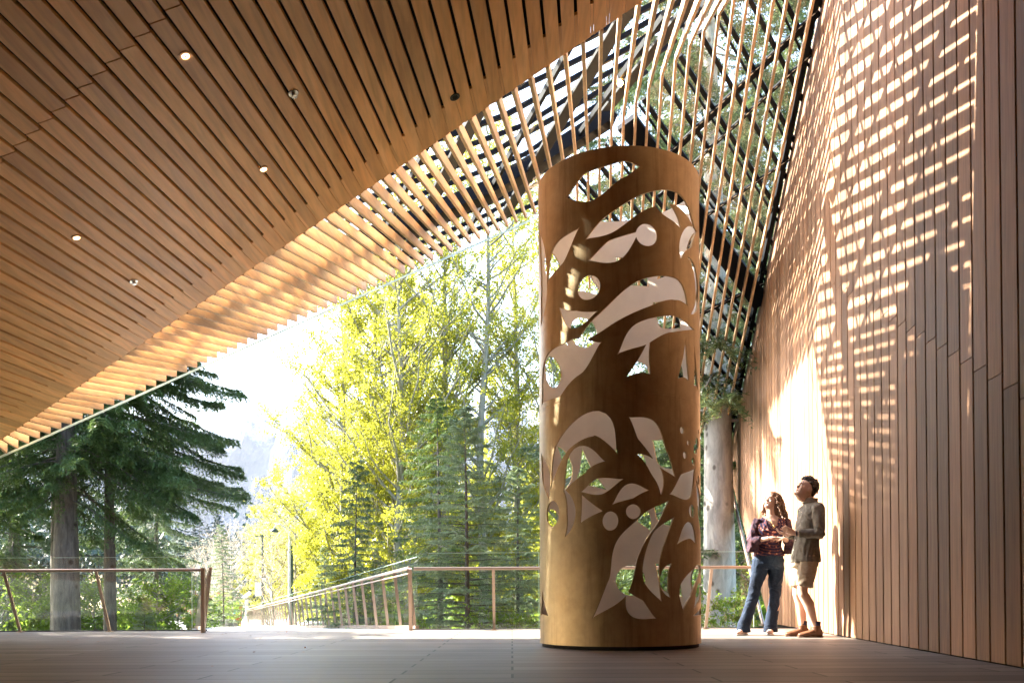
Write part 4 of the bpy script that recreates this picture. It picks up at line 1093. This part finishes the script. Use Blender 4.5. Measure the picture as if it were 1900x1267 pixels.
M['lips']=plain('lip_skin',(.42,.16,.13),.4); M['eyewhite']=plain('eye_white',(.7,.68,.65),.2); M['iris']=plain('iris_brown',(.05,.03,.02),.15)
M['hairdark']=plain('dark_brown_hair',(.035,.020,.012),.45,0,60,.5,.6); M['hairaub']=plain('auburn_curly_hair',(.16,.075,.035),.42,0,40,.5,.6)
M['shirt']=cloth('grey_brown_shirt',(.17,.155,.125),(.25,.225,.185)); M['khaki']=cloth('khaki_cotton',(.36,.29,.21),(.46,.38,.29)); 
m_,nt_,out_=newmat('blue_denim'); v=coords(nt_,(1,1,1)); g=noisef(nt_,v,4,5,.6); g2=noisef(nt_,v,70,3,.6)
geo=mixc(nt_,ramp(nt_,g,[(.3,(.010,.016,.032)),(.55,(.018,.032,.060)),(.8,(.045,.07,.11))]),ramp(nt_,g2,[(.3,.8),(.7,1.15)]),1,'MULTIPLY'); principled(nt_,out_,geo,.85,0,g2,.3,.2); M['denim']=m_
M['leather']=plain('tan_leather',(.13,.05,.02),.45,0,14,.2); M['sole']=plain('shoe_sole',(.12,.06,.035),.7); M['sock']=plain('navy_sock',(.03,.03,.07),.9,0,40,.4); M['shoe']=plain('pale_pink_shoe',(.55,.38,.30),.6); M['white']=plain('white_rubber',(.75,.73,.7),.6)
# patterned blouse: navy ground, rust motifs in arcs
m_,nt_,out_=newmat('patterned_blouse'); tc=coords(nt_,(1,1,1)); sp_=N(nt_,'ShaderNodeSeparateXYZ'); nt_.links.new(tc,sp_.inputs[0])
wv=N(nt_,'ShaderNodeTexWave',wave_type='RINGS',rings_direction='SPHERICAL'); wv.inputs['Scale'].default_value=9; wv.inputs['Distortion'].default_value=1.6; wv.inputs['Detail'].default_value=1
mp=N(nt_,'ShaderNodeMapping'); nt_.links.new(tc,mp.inputs[0]); M_BL=mp; nt_.links.new(mp.outputs[0],wv.inputs['Vector'])
vo=N(nt_,'ShaderNodeTexVoronoi'); vo.inputs['Scale'].default_value=26; nt_.links.new(tc,vo.inputs['Vector'])
ca_=ramp(nt_,wv.outputs['Fac'],[(.25,(.018,.018,.05)),(.5,(.16,.035,.03)),(.75,(.42,.15,.10))])
cb_=ramp(nt_,vo.outputs['Distance'],[(.15,(.62,.42,.32)),(.28,(.30,.07,.04)),(.42,(.02,.022,.06))])
cc_=mixc(nt_,ca_,cb_,.72); principled(nt_,out_,cc_,.8,0,vo.outputs['Distance'],.1,.2); M['blouse']=m_
M['sleeve']=cloth('dark_print_sleeve',(.014,.018,.045),(.13,.055,.06),.8,34)
M['gold']=plain('gold_pendant',(.7,.5,.2),.3,1)
def addmesh(name,me,mat,par):
    o=link(name,me,mat,None); setw(o,par); return o
Vv=lambda *a: Vector(a)
# ---- man
MO=P(1495,1185,9.4); MO.z=0; MO=Vector((P(1495,1185,9.8).x,9.8,0))
def ml(x,y,z): return MO+Vector((x,y,z))
man=empty('person',MO,'man in grey-brown shirt, khaki shorts and tan ankle boots looking up, beside the cedar wall','person')
X_=Vector((1,0,0)); Y_=Vector((0,1,0)); Z_=Vector((0,0,1))
b=MB()
f,u,r=(Vector((-.87,-.10,.47)),Vector((.47,0,.88)),None)
hb=ml(-.042,0,1.530); f,u,r=headshape(b,hb,f,u,.235)
b.tube([ml(.075,0,1.38),ml(.062,0,1.47),ml(.035,0,1.55),ml(.045,0,1.62)],[.072,.055,.050,.050],16)
b.loft([(ml(.0,0,.86),.11,.16,X_,Y_),(ml(.0,0,.95),.115,.165,X_,Y_),(ml(.01,0,1.08),.10,.145,X_,Y_),(ml(.03,0,1.26),.115,.17,X_,Y_),(ml(.055,0,1.38),.105,.19,X_,Y_),(ml(.07,0,1.44),.07,.13,X_,Y_),(ml(.07,0,1.48),.04,.07,X_,Y_)],20)
def arm(b,sh,el,wr,rs=(.055,.046,.042,.038,.026)):
    sh,el,wr=map(Vector,(sh,el,wr)); b.tube([sh+(sh-el)*.05,sh.lerp(el,.45),el,el.lerp(wr,.3),wr],list(rs),12)
nS,nE,nW_=ml(.078,-.185,1.40),ml(.075,-.235,1.125),ml(-.165,-.17,1.13)
fS,fE,fW=ml(.05,.185,1.40),ml(.03,.22,1.13),ml(-.175,.10,1.14)
arm(b,nS,nE,nW_); arm(b,fS,fE,fW)
hand(b,nW_,(-.85,.12,.42),(.3,.7,.6),1,.185,.22); hand(b,fW,(-.9,-.25,.25),(.1,-.3,.9),-1,.18,.35)
def leg(b,hp,kn,an,rr=(.088,.074,.057,.056,.060,.040,.037)):
    hp,kn,an=map(Vector,(hp,kn,an)); fw=Vector((.018,0,0)) 
    b.tube([hp,hp.lerp(kn,.5),kn+(hp-kn)*.08,kn+(an-kn)*.06,kn.lerp(an,.32)+fw*1.2,kn.lerp(an,.8)+fw*.3,an],list(rr),14)
nK,nA=ml(-.07,-.095,.50),ml(.080,-.10,.085); fK,fA=ml(-.055,.10,.50),ml(.012,.13,.085)
leg(b,ml(.0,-.09,.92),nK,nA); leg(b,ml(.0,.09,.92),fK,fA)
for A_,t_ in ((nA,-.17),(fA,-.17)):
    b.loft([(A_+Vector((.045,0,-.05)),.03,.035,Y_,Z_),(A_+Vector((0,0,-.045)),.036,.045,Y_,Z_),(A_+Vector((-.08,0,-.06)),.04,.03,Y_,Z_),(A_+Vector((-.17,0,-.07)),.035,.018,Y_,Z_)],12)
body=addmesh('body',remesh(b,'body',.0055,2),M['skin'],man)
face_bits(man,hb,f,u,r,.235,M['skin'],M['hairdark'])
# hair: cap with tufts, ear kept free
rs=random.Random(4); b=MB()
def capsec(t,a,bk,w_): return (hb+u*(t*.235)+f*((a-bk)/2),w_,(a+bk)/2,r,f)
b.loft([capsec(.26,-.055,.100,.050),capsec(.40,-.030,.112,.074),capsec(.52,-.015,.118,.081),capsec(.62,.010,.120,.083),capsec(.72,.062,.121,.084),capsec(.84,.085,.116,.079),capsec(.95,.070,.096,.064),capsec(1.04,.035,.060,.040),capsec(1.07,.01,.02,.012)],22)
for k in range(260):
    a=rs.uniform(0,2*PI); e=rs.uniform(.0,1.25); 
    q=Vector((math.cos(a)*math.cos(e)*.082,math.sin(a)*math.cos(e)*.112-.006,math.sin(e)*.118))
    if q.y>.035 and q.z<.06: continue
    if q.y>-.02 and q.z<.03 : continue
    c=hb+u*.135+f*q.y+r*q.x+u*q.z; dn=(f*q.y+r*q.x+u*q.z).normalized()+Vector((rs.uniform(-.7,.7),rs.uniform(-.7,.7),rs.uniform(-.5,.5)))
    b.tube([c,c+dn.normalized()*.014,c+dn.normalized()*.022+Vector((rs.uniform(-.008,.008),0,rs.uniform(-.008,.006)))],[.010,.008,.003],6)
hair=addmesh('hair',remesh(b,'hair',.006,1),M['hairdark'],man)
# shirt
b=MB()
b.loft([(ml(.005,0,.825),.157,.203,X_,Y_),(ml(.0,0,.86),.154,.20,X_,Y_),(ml(.01,0,1.0),.128,.172,X_,Y_),(ml(.02,0,1.12),.122,.172,X_,Y_),(ml(.035,0,1.26),.125,.185,X_,Y_),(ml(.055,0,1.37),.115,.190,X_,Y_),(ml(.068,0,1.435),.095,.165,X_,Y_),(ml(.068,0,1.475),.070,.095,X_,Y_),(ml(.060,0,1.50),.064,.070,X_,Y_)],26)
for (S_,E_,W_) in ((nS,nE,nW_),(fS,fE,fW)):
    b.ball(S_,.067); b.tube([S_,S_.lerp(E_,.4),E_.lerp(S_,.08)],[.067,.064,.056],14); b.tube([E_.lerp(S_,.12),E_.lerp(W_,.15),E_.lerp(W_,.5),E_.lerp(W_,.86)],[.056,.054,.048,.042],14); b.ball(E_,.057)
sh=remesh(b,'shirt',.007,2,.006,(11,11,6),3.1); shirt=addmesh('shirt',sh,M['shirt'],man)
b=MB(); cN=ml(.058,0,1.505); ax=Vector((.25,0,.97)).normalized(); 
b.loft([(cN-ax*.03+X_*.0,.078,.088,X_,Y_),(cN+ax*.012,.072,.078,X_,Y_),(cN+ax*.028,.066,.072,X_,Y_),(cN+ax*.020,.060,.066,X_,Y_)],22); addmesh('collar',remesh(b,'collar',.006,1,.003),M['shirt'],shirt)
for k in range(5):
    z=1.40-.11*k; xx={0:-.072,1:-.100,2:-.113,3:-.118,4:-.137}[k]; m=MB(); m.disc(ml(xx-.004,-.03,z),(-1,-.25,0),.007,.004,10); m.build('button',M['white'],shirt)
# shorts
b=MB()
b.loft([(ml(.0,0,.96),.115,.165,X_,Y_),(ml(.0,0,.88),.128,.176,X_,Y_),(ml(-.005,0,.78),.132,.182,X_,Y_)],24)
for s,(K_) in ((-1,nK),(1,fK)):
    b.tube([ml(-.0,s*.085,.90),ml(-.012,s*.095,.75),ml(-.040,s*.10,.60),ml(-.047,s*.10,.555)],[.100,.098,.092,.092],18)
shorts=addmesh('shorts',remesh(b,'shorts',.008,1,.007,(10,10,7),8.2),M['khaki'],man)
for (A_,nm) in ((nA,'n'),(fA,'f')):
    m=MB(); m.tube([A_+Vector((.005,0,.09)),A_+Vector((0,0,.0))],[.046,.043],14); m.build('sock',M['sock'],man,smooth=True)
    b=MB(); b.tube([A_+Vector((0,0,.045)),A_+Vector((.0,0,-.03))],[.050,.054],16)
    b.loft([(A_+Vector((.065,0,-.035)),.026,.036,Y_,Z_),(A_+Vector((.045,0,-.035)),.041,.046,Y_,Z_),(A_+Vector((-.02,0,-.030)),.046,.052,Y_,Z_),(A_+Vector((-.09,0,-.045)),.049,.036,Y_,Z_),(A_+Vector((-.16,0,-.055)),.044,.026,Y_,Z_),(A_+Vector((-.195,0,-.060)),.024,.018,Y_,Z_)],16)
    sh_=addmesh('boot',remesh(b,'boot',.006,1,.0015),M['leather'],man)
    b=MB(); b.loft([(A_+Vector((.07,0,-.076)),.030,.008,Y_,Z_),(A_+Vector((.04,0,-.076)),.045,.009,Y_,Z_),(A_+Vector((-.06,0,-.076)),.050,.009,Y_,Z_),(A_+Vector((-.14,0,-.076)),.050,.009,Y_,Z_),(A_+Vector((-.20,0,-.076)),.028,.008,Y_,Z_)],16); b.build('sole',M['sole'],sh_)
    m=MB()
    for k in range(4):
        q=A_+Vector((-.038-.016*k,0,.030-.016*k)); m.tube([q+Vector((0,-.02,-.004)),q+Vector((-.004,0,.006)),q+Vector((0,.02,-.004))],.003,6)
    m.build('lace',M['sock'],sh_)
m=MB(); d=(nW_-nE).normalized(); c=nW_-d*.012; m.tube([c-d*.008,c+d*.008],[.030,.030],14); m.build('wristwatch',M['clamp'],man)
man.scale=(1.04,1.04,1.04)
# ---- woman
WO=Vector((P(1415,1178,10.3).x,10.3,0))
def wl_(x,y,z): return WO+Vector((x,y,z))
wo=empty('person',WO,'woman with curly auburn hair, patterned blouse and flared jeans, hands clasped','person')
M_BL.inputs['Location'].default_value=(-(WO.x+.10),-(WO.y-.1),-1.34)
b=MB(); k_=.955
hb=wl_(.112,.045,1.515); f,u,r=headshape(b,hb,Vector((-.80,-.50,.32)),Vector((.25,.16,.95)),.222,.98)
b.tube([wl_(.115,.03,1.36),wl_(.115,.025,1.44),wl_(.115,.03,1.50),wl_(.12,.045,1.58)],[.066,.050,.047,.047],16)
b.loft([(wl_(.073,0,.86),.165,.12,X_,Y_),(wl_(.073,0,.95),.165,.12,X_,Y_),(wl_(.082,0,1.08),.115,.09,X_,Y_),(wl_(.09,-.01,1.24),.140,.105,X_,Y_),(wl_(.11,.0,1.36),.165,.085,X_,Y_),(wl_(.115,.01,1.41),.12,.06,X_,Y_),(wl_(.115,.02,1.44),.06,.05,X_,Y_)],20)
RS,RE,RW=wl_(-.055,.0,1.36),wl_(-.145,-.02,1.125),wl_(.012,-.205,1.155)
LS,LE,LW=wl_(.285,.0,1.36),wl_(.335,-.03,1.10),wl_(.195,-.215,1.15)
arm(b,RS,RE,RW,(.046,.040,.036,.033,.023)); arm(b,LS,LE,LW,(.046,.040,.036,.033,.023))
hand(b,RW,(.86,-.12,.02),(.1,-.3,-1),-1,.165,.45); hand(b,LW,(-.86,-.05,.10),(.0,.2,-1),1,.165,.55)
RK,RA=wl_(-.115,-.03,.48),wl_(-.235,-.02,.085); LK,LA=wl_(.145,-.02,.48),wl_(.105,.03,.085)
leg(b,wl_(-.02,0,.90),RK,RA,(.085,.072,.054,.052,.052,.036,.034)); leg(b,wl_(.165,0,.90),LK,LA,(.085,.072,.054,.052,.052,.036,.034))
addmesh('body',remesh(b,'body',.0055,2),M['skin'],wo)
face_bits(wo,hb,f,u,r,.222,M['skin'],M['hairaub'])
# curly hair
rs=random.Random(9); b=MB()
hc=hb+u*.125-f*.018
b.loft([(hb+u*(-.03)-f*.045,.060,.045,r,f),(hb+u*.04-f*.040,.082,.060,r,f),(hb+u*.10-f*.028,.088,.078,r,f),(hb+u*.15-f*.016,.088,.094,r,f),(hb+u*.185-f*.008,.080,.092,r,f),(hb+u*.215-f*.006,.058,.070,r,f),(hb+u*.236-f*.01,.025,.03,r,f)],18)
b.loft([(hb-u*.055-f*.055,.085,.05,r,f),(hb+u*.0-f*.05,.095,.06,r,f),(hb+u*.09-f*.04,.09,.07,r,f)],16)
for k in range(620):
    a=rs.uniform(0,2*PI); e=rs.uniform(-.2,1.35)
    q=Vector((math.cos(a)*math.cos(e)*.092,math.sin(a)*math.cos(e)*.108,math.sin(e)*.105))
    if q.y>.055 and q.z<.075: continue
    c=hc+r*q.x+f*q.y+u*q.z
    L=rs.uniform(.05,.11) if q.z>.03 else rs.uniform(.12,.24)
    outw=(r*q.x+f*min(q.y,0)*1.0)
    if outw.length>1e-4: outw.normalize()
    ph=rs.uniform(0,6.28); rad=rs.uniform(.006,.016); tn=rs.uniform(50,140); n=9; pts=[]
    x1=outw.cross(Z_); 
    if x1.length<.1: x1=r
    x1.normalize()
    for j in range(n+1):
        t=j/n*L; base_=c+Vector((0,0,-1))*t*.93+outw*(t*.42)*(1-t*.5)
        pts.append(base_+(x1*math.cos(ph+t*tn)+outw*math.sin(ph+t*tn))*rad)
    b.tube(pts,[.0055]*n+[.002],4)
me=b.mesh('hair'); me.shade_smooth(); addmesh('hair',me,M['hairaub'],wo)
# blouse with V neck (skin panel) and bell sleeves
b=MB()
b.loft([(wl_(.078,0,.955),.188,.138,X_,Y_),(wl_(.076,0,1.00),.178,.130,X_,Y_),(wl_(.082,0,1.09),.140,.110,X_,Y_),(wl_(.088,-.01,1.17),.150,.120,X_,Y_),(wl_(.09,-.025,1.25),.170,.135,X_,Y_),(wl_(.10,-.012,1.32),.182,.115,X_,Y_),(wl_(.113,.0,1.38),.180,.088,X_,Y_),(wl_(.115,.01,1.415),.125,.065,X_,Y_)],26)
bl=remesh(b,'blouse',.008,2,.006,(14,14,5),5.5)
bm=bmesh.new(); bm.from_mesh(bl)
vx=WO.x+.100
dl=[v for v in bm.verts if v.co.y<WO.y+.01 and v.co.z>WO.z+1.265+abs(v.co.x-vx)*1.75]
bmesh.ops.delete(bm,geom=dl,context='VERTS'); bm.to_mesh(bl); bm.free()
blo=addmesh('blouse',bl,M['blouse'],wo)
b=MB(); b.loft([(wl_(.098,-.02,1.245),.05,.112,X_,Y_),(wl_(.103,-.010,1.32),.12,.102,X_,Y_),(wl_(.113,.0,1.375),.135,.080,X_,Y_),(wl_(.115,.012,1.41),.085,.060,X_,Y_),(wl_(.115,.02,1.45),.05,.048,X_,Y_)],20); addmesh('neckline_skin',remesh(b,'chest',.007,2),M['skin'],wo)
for (S_,E_,W_) in ((RS,RE,RW),(LS,LE,LW)):
    b=MB(); b.tube([S_+(S_-E_)*.12,S_.lerp(E_,.4),E_],[.060,.056,.055],14); b.tube([E_,E_.lerp(W_,.35),E_.lerp(W_,.62)],[.055,.050,.046],14)
    b.loft([(E_.lerp(W_,.10)+Vector((0,0,.0)),.055,.050,X_,Y_),(E_.lerp(W_,.15)+Vector((0,0,-.06)),.070,.060,X_,Y_),(E_.lerp(W_,.15)+Vector((0,0,-.13)),.082,.050,X_,Y_)],16)
    addmesh('sleeve',remesh(b,'sleeve',.007,1,.006,(16,16,8),2.2),M['sleeve'],blo)
m=MB(); m.tube([wl_(.062,-.045,1.42),wl_(.08,-.115,1.345),wl_(.10,-.142,1.315),wl_(.125,-.115,1.345),wl_(.165,-.04,1.42)],.002,5); m.build('necklace',M['gold'],wo)
m=MB(); m.ball(wl_(.10,-.146,1.300),.011,.005,.016); m.build('pendant',M['gold'],wo)
# jeans
b=MB()
b.loft([(wl_(.075,0,.985),.150,.115,X_,Y_),(wl_(.074,0,.93),.178,.130,X_,Y_),(wl_(.073,0,.86),.185,.135,X_,Y_),(wl_(.073,0,.80),.180,.125,X_,Y_)],24)
b.tube([wl_(-.020,0,.90),wl_(-.045,-.005,.74),RK+Vector((.008,0,.06)),RK,RK.lerp(RA,.55),RA+Vector((0,0,.04)),RA+Vector((.0,0,-.045))],[.100,.092,.071,.068,.066,.074,.082],18)
b.tube([wl_(.165,0,.90),wl_(.162,-.005,.74),LK+Vector((0,0,.06)),LK,LK.lerp(LA,.55),LA+Vector((0,0,.04)),LA+Vector((0,0,-.045))],[.100,.092,.071,.068,.066,.074,.082],18)
jeans=addmesh('jeans',remesh(b,'jeans',.008,1,.006,(9,9,8),1.7),M['denim'],wo)
m=MB(); m.loft([(wl_(.0755,0,.962),.158,.122,X_,Y_),(wl_(.075,0,.995),.150,.116,X_,Y_)],24); m.build('waistband',M['denim'],jeans)
for A_,dx in ((RA,Vector((-.75,-.66,0))),(LA,Vector((-.35,-.94,0)))):
    dx.normalize(); sx_=dx.cross(Z_); g0=Vector((A_.x,A_.y,0))
    b=MB(); b.loft([(g0-dx*.055+Z_*.045,.026,.030,sx_,Z_),(g0-dx*.03+Z_*.05,.036,.040,sx_,Z_),(g0+dx*.06+Z_*.045,.040,.032,sx_,Z_),(g0+dx*.13+Z_*.034,.036,.022,sx_,Z_),(g0+dx*.165+Z_*.028,.018,.012,sx_,Z_)],14)
    s1=addmesh('shoe',remesh(b,'shoe',.006,1),M['shoe'],wo)
    b=MB(); b.loft([(g0-dx*.062+Z_*.012,.028,.010,sx_,Z_),(g0-dx*.03+Z_*.012,.039,.011,sx_,Z_),(g0+dx*.09+Z_*.012,.043,.011,sx_,Z_),(g0+dx*.15+Z_*.012,.034,.010,sx_,Z_),(g0+dx*.175+Z_*.012,.014,.008,sx_,Z_)],14); b.build('sole',M['white'],s1)
# ================================================================== FAR END OF THE PATH
M['lamp']=plain('dark_green_painted_metal',(.02,.05,.045),.5,.2); M['conc']=plain('concrete',(.30,.28,.26),.85,0,5,.2,.3)
M['grey']=plain('pale_grey_paint',(.50,.50,.48),.6); M['rust']=plain('rust_red_panel',(.26,.08,.04),.7,0,5,.2); M['cyan']=plain('cyan_panel',(.05,.42,.60),.5); M['paint']=plain('white_paint',(.8,.8,.78),.5)
def at(px,py,Y): return P(px,py,Y)
# curved street lamp
Y=38; base=at(538,1100,Y); base.z=-2
t=empty('street_lamp',base,'curved grey street lamp with a dome shade in front of the yellow trees','street lamp')
m=MB(); tp_=at(538,1005,Y); m.tube([base,tp_],[.10,.075],10); m.build('pole',M['grey'],t)
arc=[tp_,at(536,990,Y),at(529,978,Y),at(520,972,Y),at(513,973,Y),at(509,979,Y)]
m=MB(); m.tube(arc,.035,8); m.build('arm',M['grey'],t)
c=at(509.5,984,Y); m=MB(); m.loft([(c+V3((0,0,.10)),.04,.04,V3((1,0,0)),V3((0,1,0))),(c+V3((0,0,.07)),.11,.11,V3((1,0,0)),V3((0,1,0))),(c,.17,.17,V3((1,0,0)),V3((0,1,0))),(c-V3((0,0,.07)),.18,.18,V3((1,0,0)),V3((0,1,0)))],16); m.build('lamp_shade',M['lamp'],t,smooth=True)
m=MB(); a=at(541,1012,Y); m.tube([V3((a.x+.05,a.y,-2)),a],.06,8); m.build('banner_pole',M['lamp'],t)
# utility pole with cross-arm, small lamp and a banner
Y=46; base=at(487,1100,Y); base.z=-2; top=at(487,991,Y)
t=empty('utility_pole',base,'tall dark green pole with a thin cross-arm, small lamp and white banner','pole')
m=MB(); m.tube([base,top],[.09,.06],8); m.build('pole',M['lamp'],t)
m=MB(); a,b=at(473,994,Y),at(502,996,Y); m.bar(a,b,.05,.05); 
for k in (0,.33,.66,1): q=a.lerp(b,k); m.tube([q,q+V3((0,0,.12))],.03,6)
m.build('cross_arm',M['lamp'],t)
c=at(492,1073,Y); m=MB(); m.tube([at(487,1066,Y),c+V3((0,0,.16))],.025,6); m.tube([c+V3((0,0,.30)),c+V3((0,0,.10)),c-V3((0,0,.08))],[.03,.07,.19],12); m.build('lamp_shade',M['lamp'],t)
m=MB(); a,b=at(473,1080,Y),at(485,1100,Y); m.box((a.x,Y-.01,b.z-.15),(b.x,Y+.01,a.z)); bn=m.build('banner',M['paint'],t)
m=MB(); a,b=at(475,1090,Y),at(484,1097,Y); m.box((a.x,Y-.016,b.z),(b.x,Y-.011,a.z)); m.build('banner_picture',M['grey'],bn)
# path lamp with an angled head
Y=48; base=at(458,1160,Y); base.z=-1.6; t=empty('path_light',base,'pale short path light with a tilted head at the end of the footbridge','light')
m=MB(); m.tube([base,at(458,1111,Y)],.10,8); m.build('pole',M['grey'],t)
m=MB(); m.bar(at(450,1110,Y),at(465,1098,Y),.28,.14); m.build('head',M['grey'],t,bevel=.02)
# sign pillar
Y=47; a=at(437,1123,Y); b=at(447,1156,Y); zb=-1.35
t=empty('sign_pillar',V3(((a.x+b.x)/2,Y,zb)),'rust-red sign pillar with a cyan panel and white lettering at the path end','sign')
m=MB(); m.hexa([(a.x,Y-.1,zb),(b.x-.02,Y-.1,zb),(b.x-.02,Y+.1,zb),(a.x,Y+.1,zb),(a.x,Y-.1,a.z),(b.x+.05,Y-.1,a.z+.03),(b.x+.05,Y+.1,a.z+.03),(a.x,Y+.1,a.z)]); sg=m.build('panel',M['rust'],t,bevel=.01)
m=MB(); q,w2=at(434.5,1131,Y),at(442,1138,Y); m.box((q.x,Y-.13,w2.z),(w2.x,Y-.105,q.z)); m.build('cyan_board',M['cyan'],t)
m=MB(); q=at(444.5,1128,Y)
for k in range(7): m.box((q.x-.03+.012*(k%3),Y-.112,q.z-.06-.075*k),(q.x+.05-.01*(k%2),Y-.102,q.z-.015-.075*k))
m.build('lettering',M['paint'],sg)
# concrete blocks
for (px,w_,h_,Y,dx,lb) in [(386,.72,.62,44,0,'leftmost rough concrete block at the far end of the footbridge'),(401,.85,.70,44.6,0,'widest rough concrete block, second from the left at the bridge end'),(417,.50,.68,43.5,0,'narrow concrete block in front of the green shrub'),(428,.62,.52,43.8,0,'low concrete block just left of the rust-red sign pillar')]:
    x=gnd(px,Y).x; z0=-1.35; bm_=MB(); n=5
    rs2=random.Random(px); 
    bm_.hexa([(x-w_/2+rs2.uniform(-.03,.03),Y-.35,z0),(x+w_/2+rs2.uniform(-.03,.03),Y-.35,z0),(x+w_/2,Y+.35,z0),(x-w_/2,Y+.35,z0),(x-w_/2+.05,Y-.32,z0+h_+rs2.uniform(-.05,.05)),(x+w_/2-.04,Y-.3,z0+h_+rs2.uniform(-.05,.05)),(x+w_/2-.05,Y+.3,z0+h_),(x-w_/2+.03,Y+.3,z0+h_)])
    o=bm_.build('concrete_block',M['conc'],None,bevel=.05,origin=(x,Y,z0)); tagp(o,lb,'block','concrete blocks at the path end')
# road with guard rail seen between the left trunks
M['asphalt']=plain('asphalt',(.06,.06,.062),.9,0,12,.2,.4)
m=MB(); m.add([(-60,31,-1.98),(-17.5,31,-1.98),(-19,40,-1.98),(-60,40,-1.98)],[(0,1,2,3)]); o=m.build('road',M['asphalt'],recalc=False); o['kind']='structure'
t=empty('road_barrier',(-25,30.5,-1.9),'long pale metal road barrier behind the glass of the left railing','barrier')
m=MB(); 
for z0,z1,d in ((-.55,-.42,.0),(-.42,-.36,.06),(-.36,-.22,.0)): m.hexa([(-60,30.4-d,z0+.0),(-13.2,30.4-d,z0),(-13.2,30.5-d,z0),(-60,30.5-d,z0),(-60,30.4-d,z1),(-13.2,30.4-d,z1),(-13.2,30.5-d,z1),(-60,30.5-d,z1)])
m.build('rail_beam',M['grey'],t)
for k in range(24):
    x=-13.5-2.0*k; m=MB(); m.box((x-.07,30.5,-2.0),(x+.07,30.65,-.25)); m.build('post',M['conc'],t)
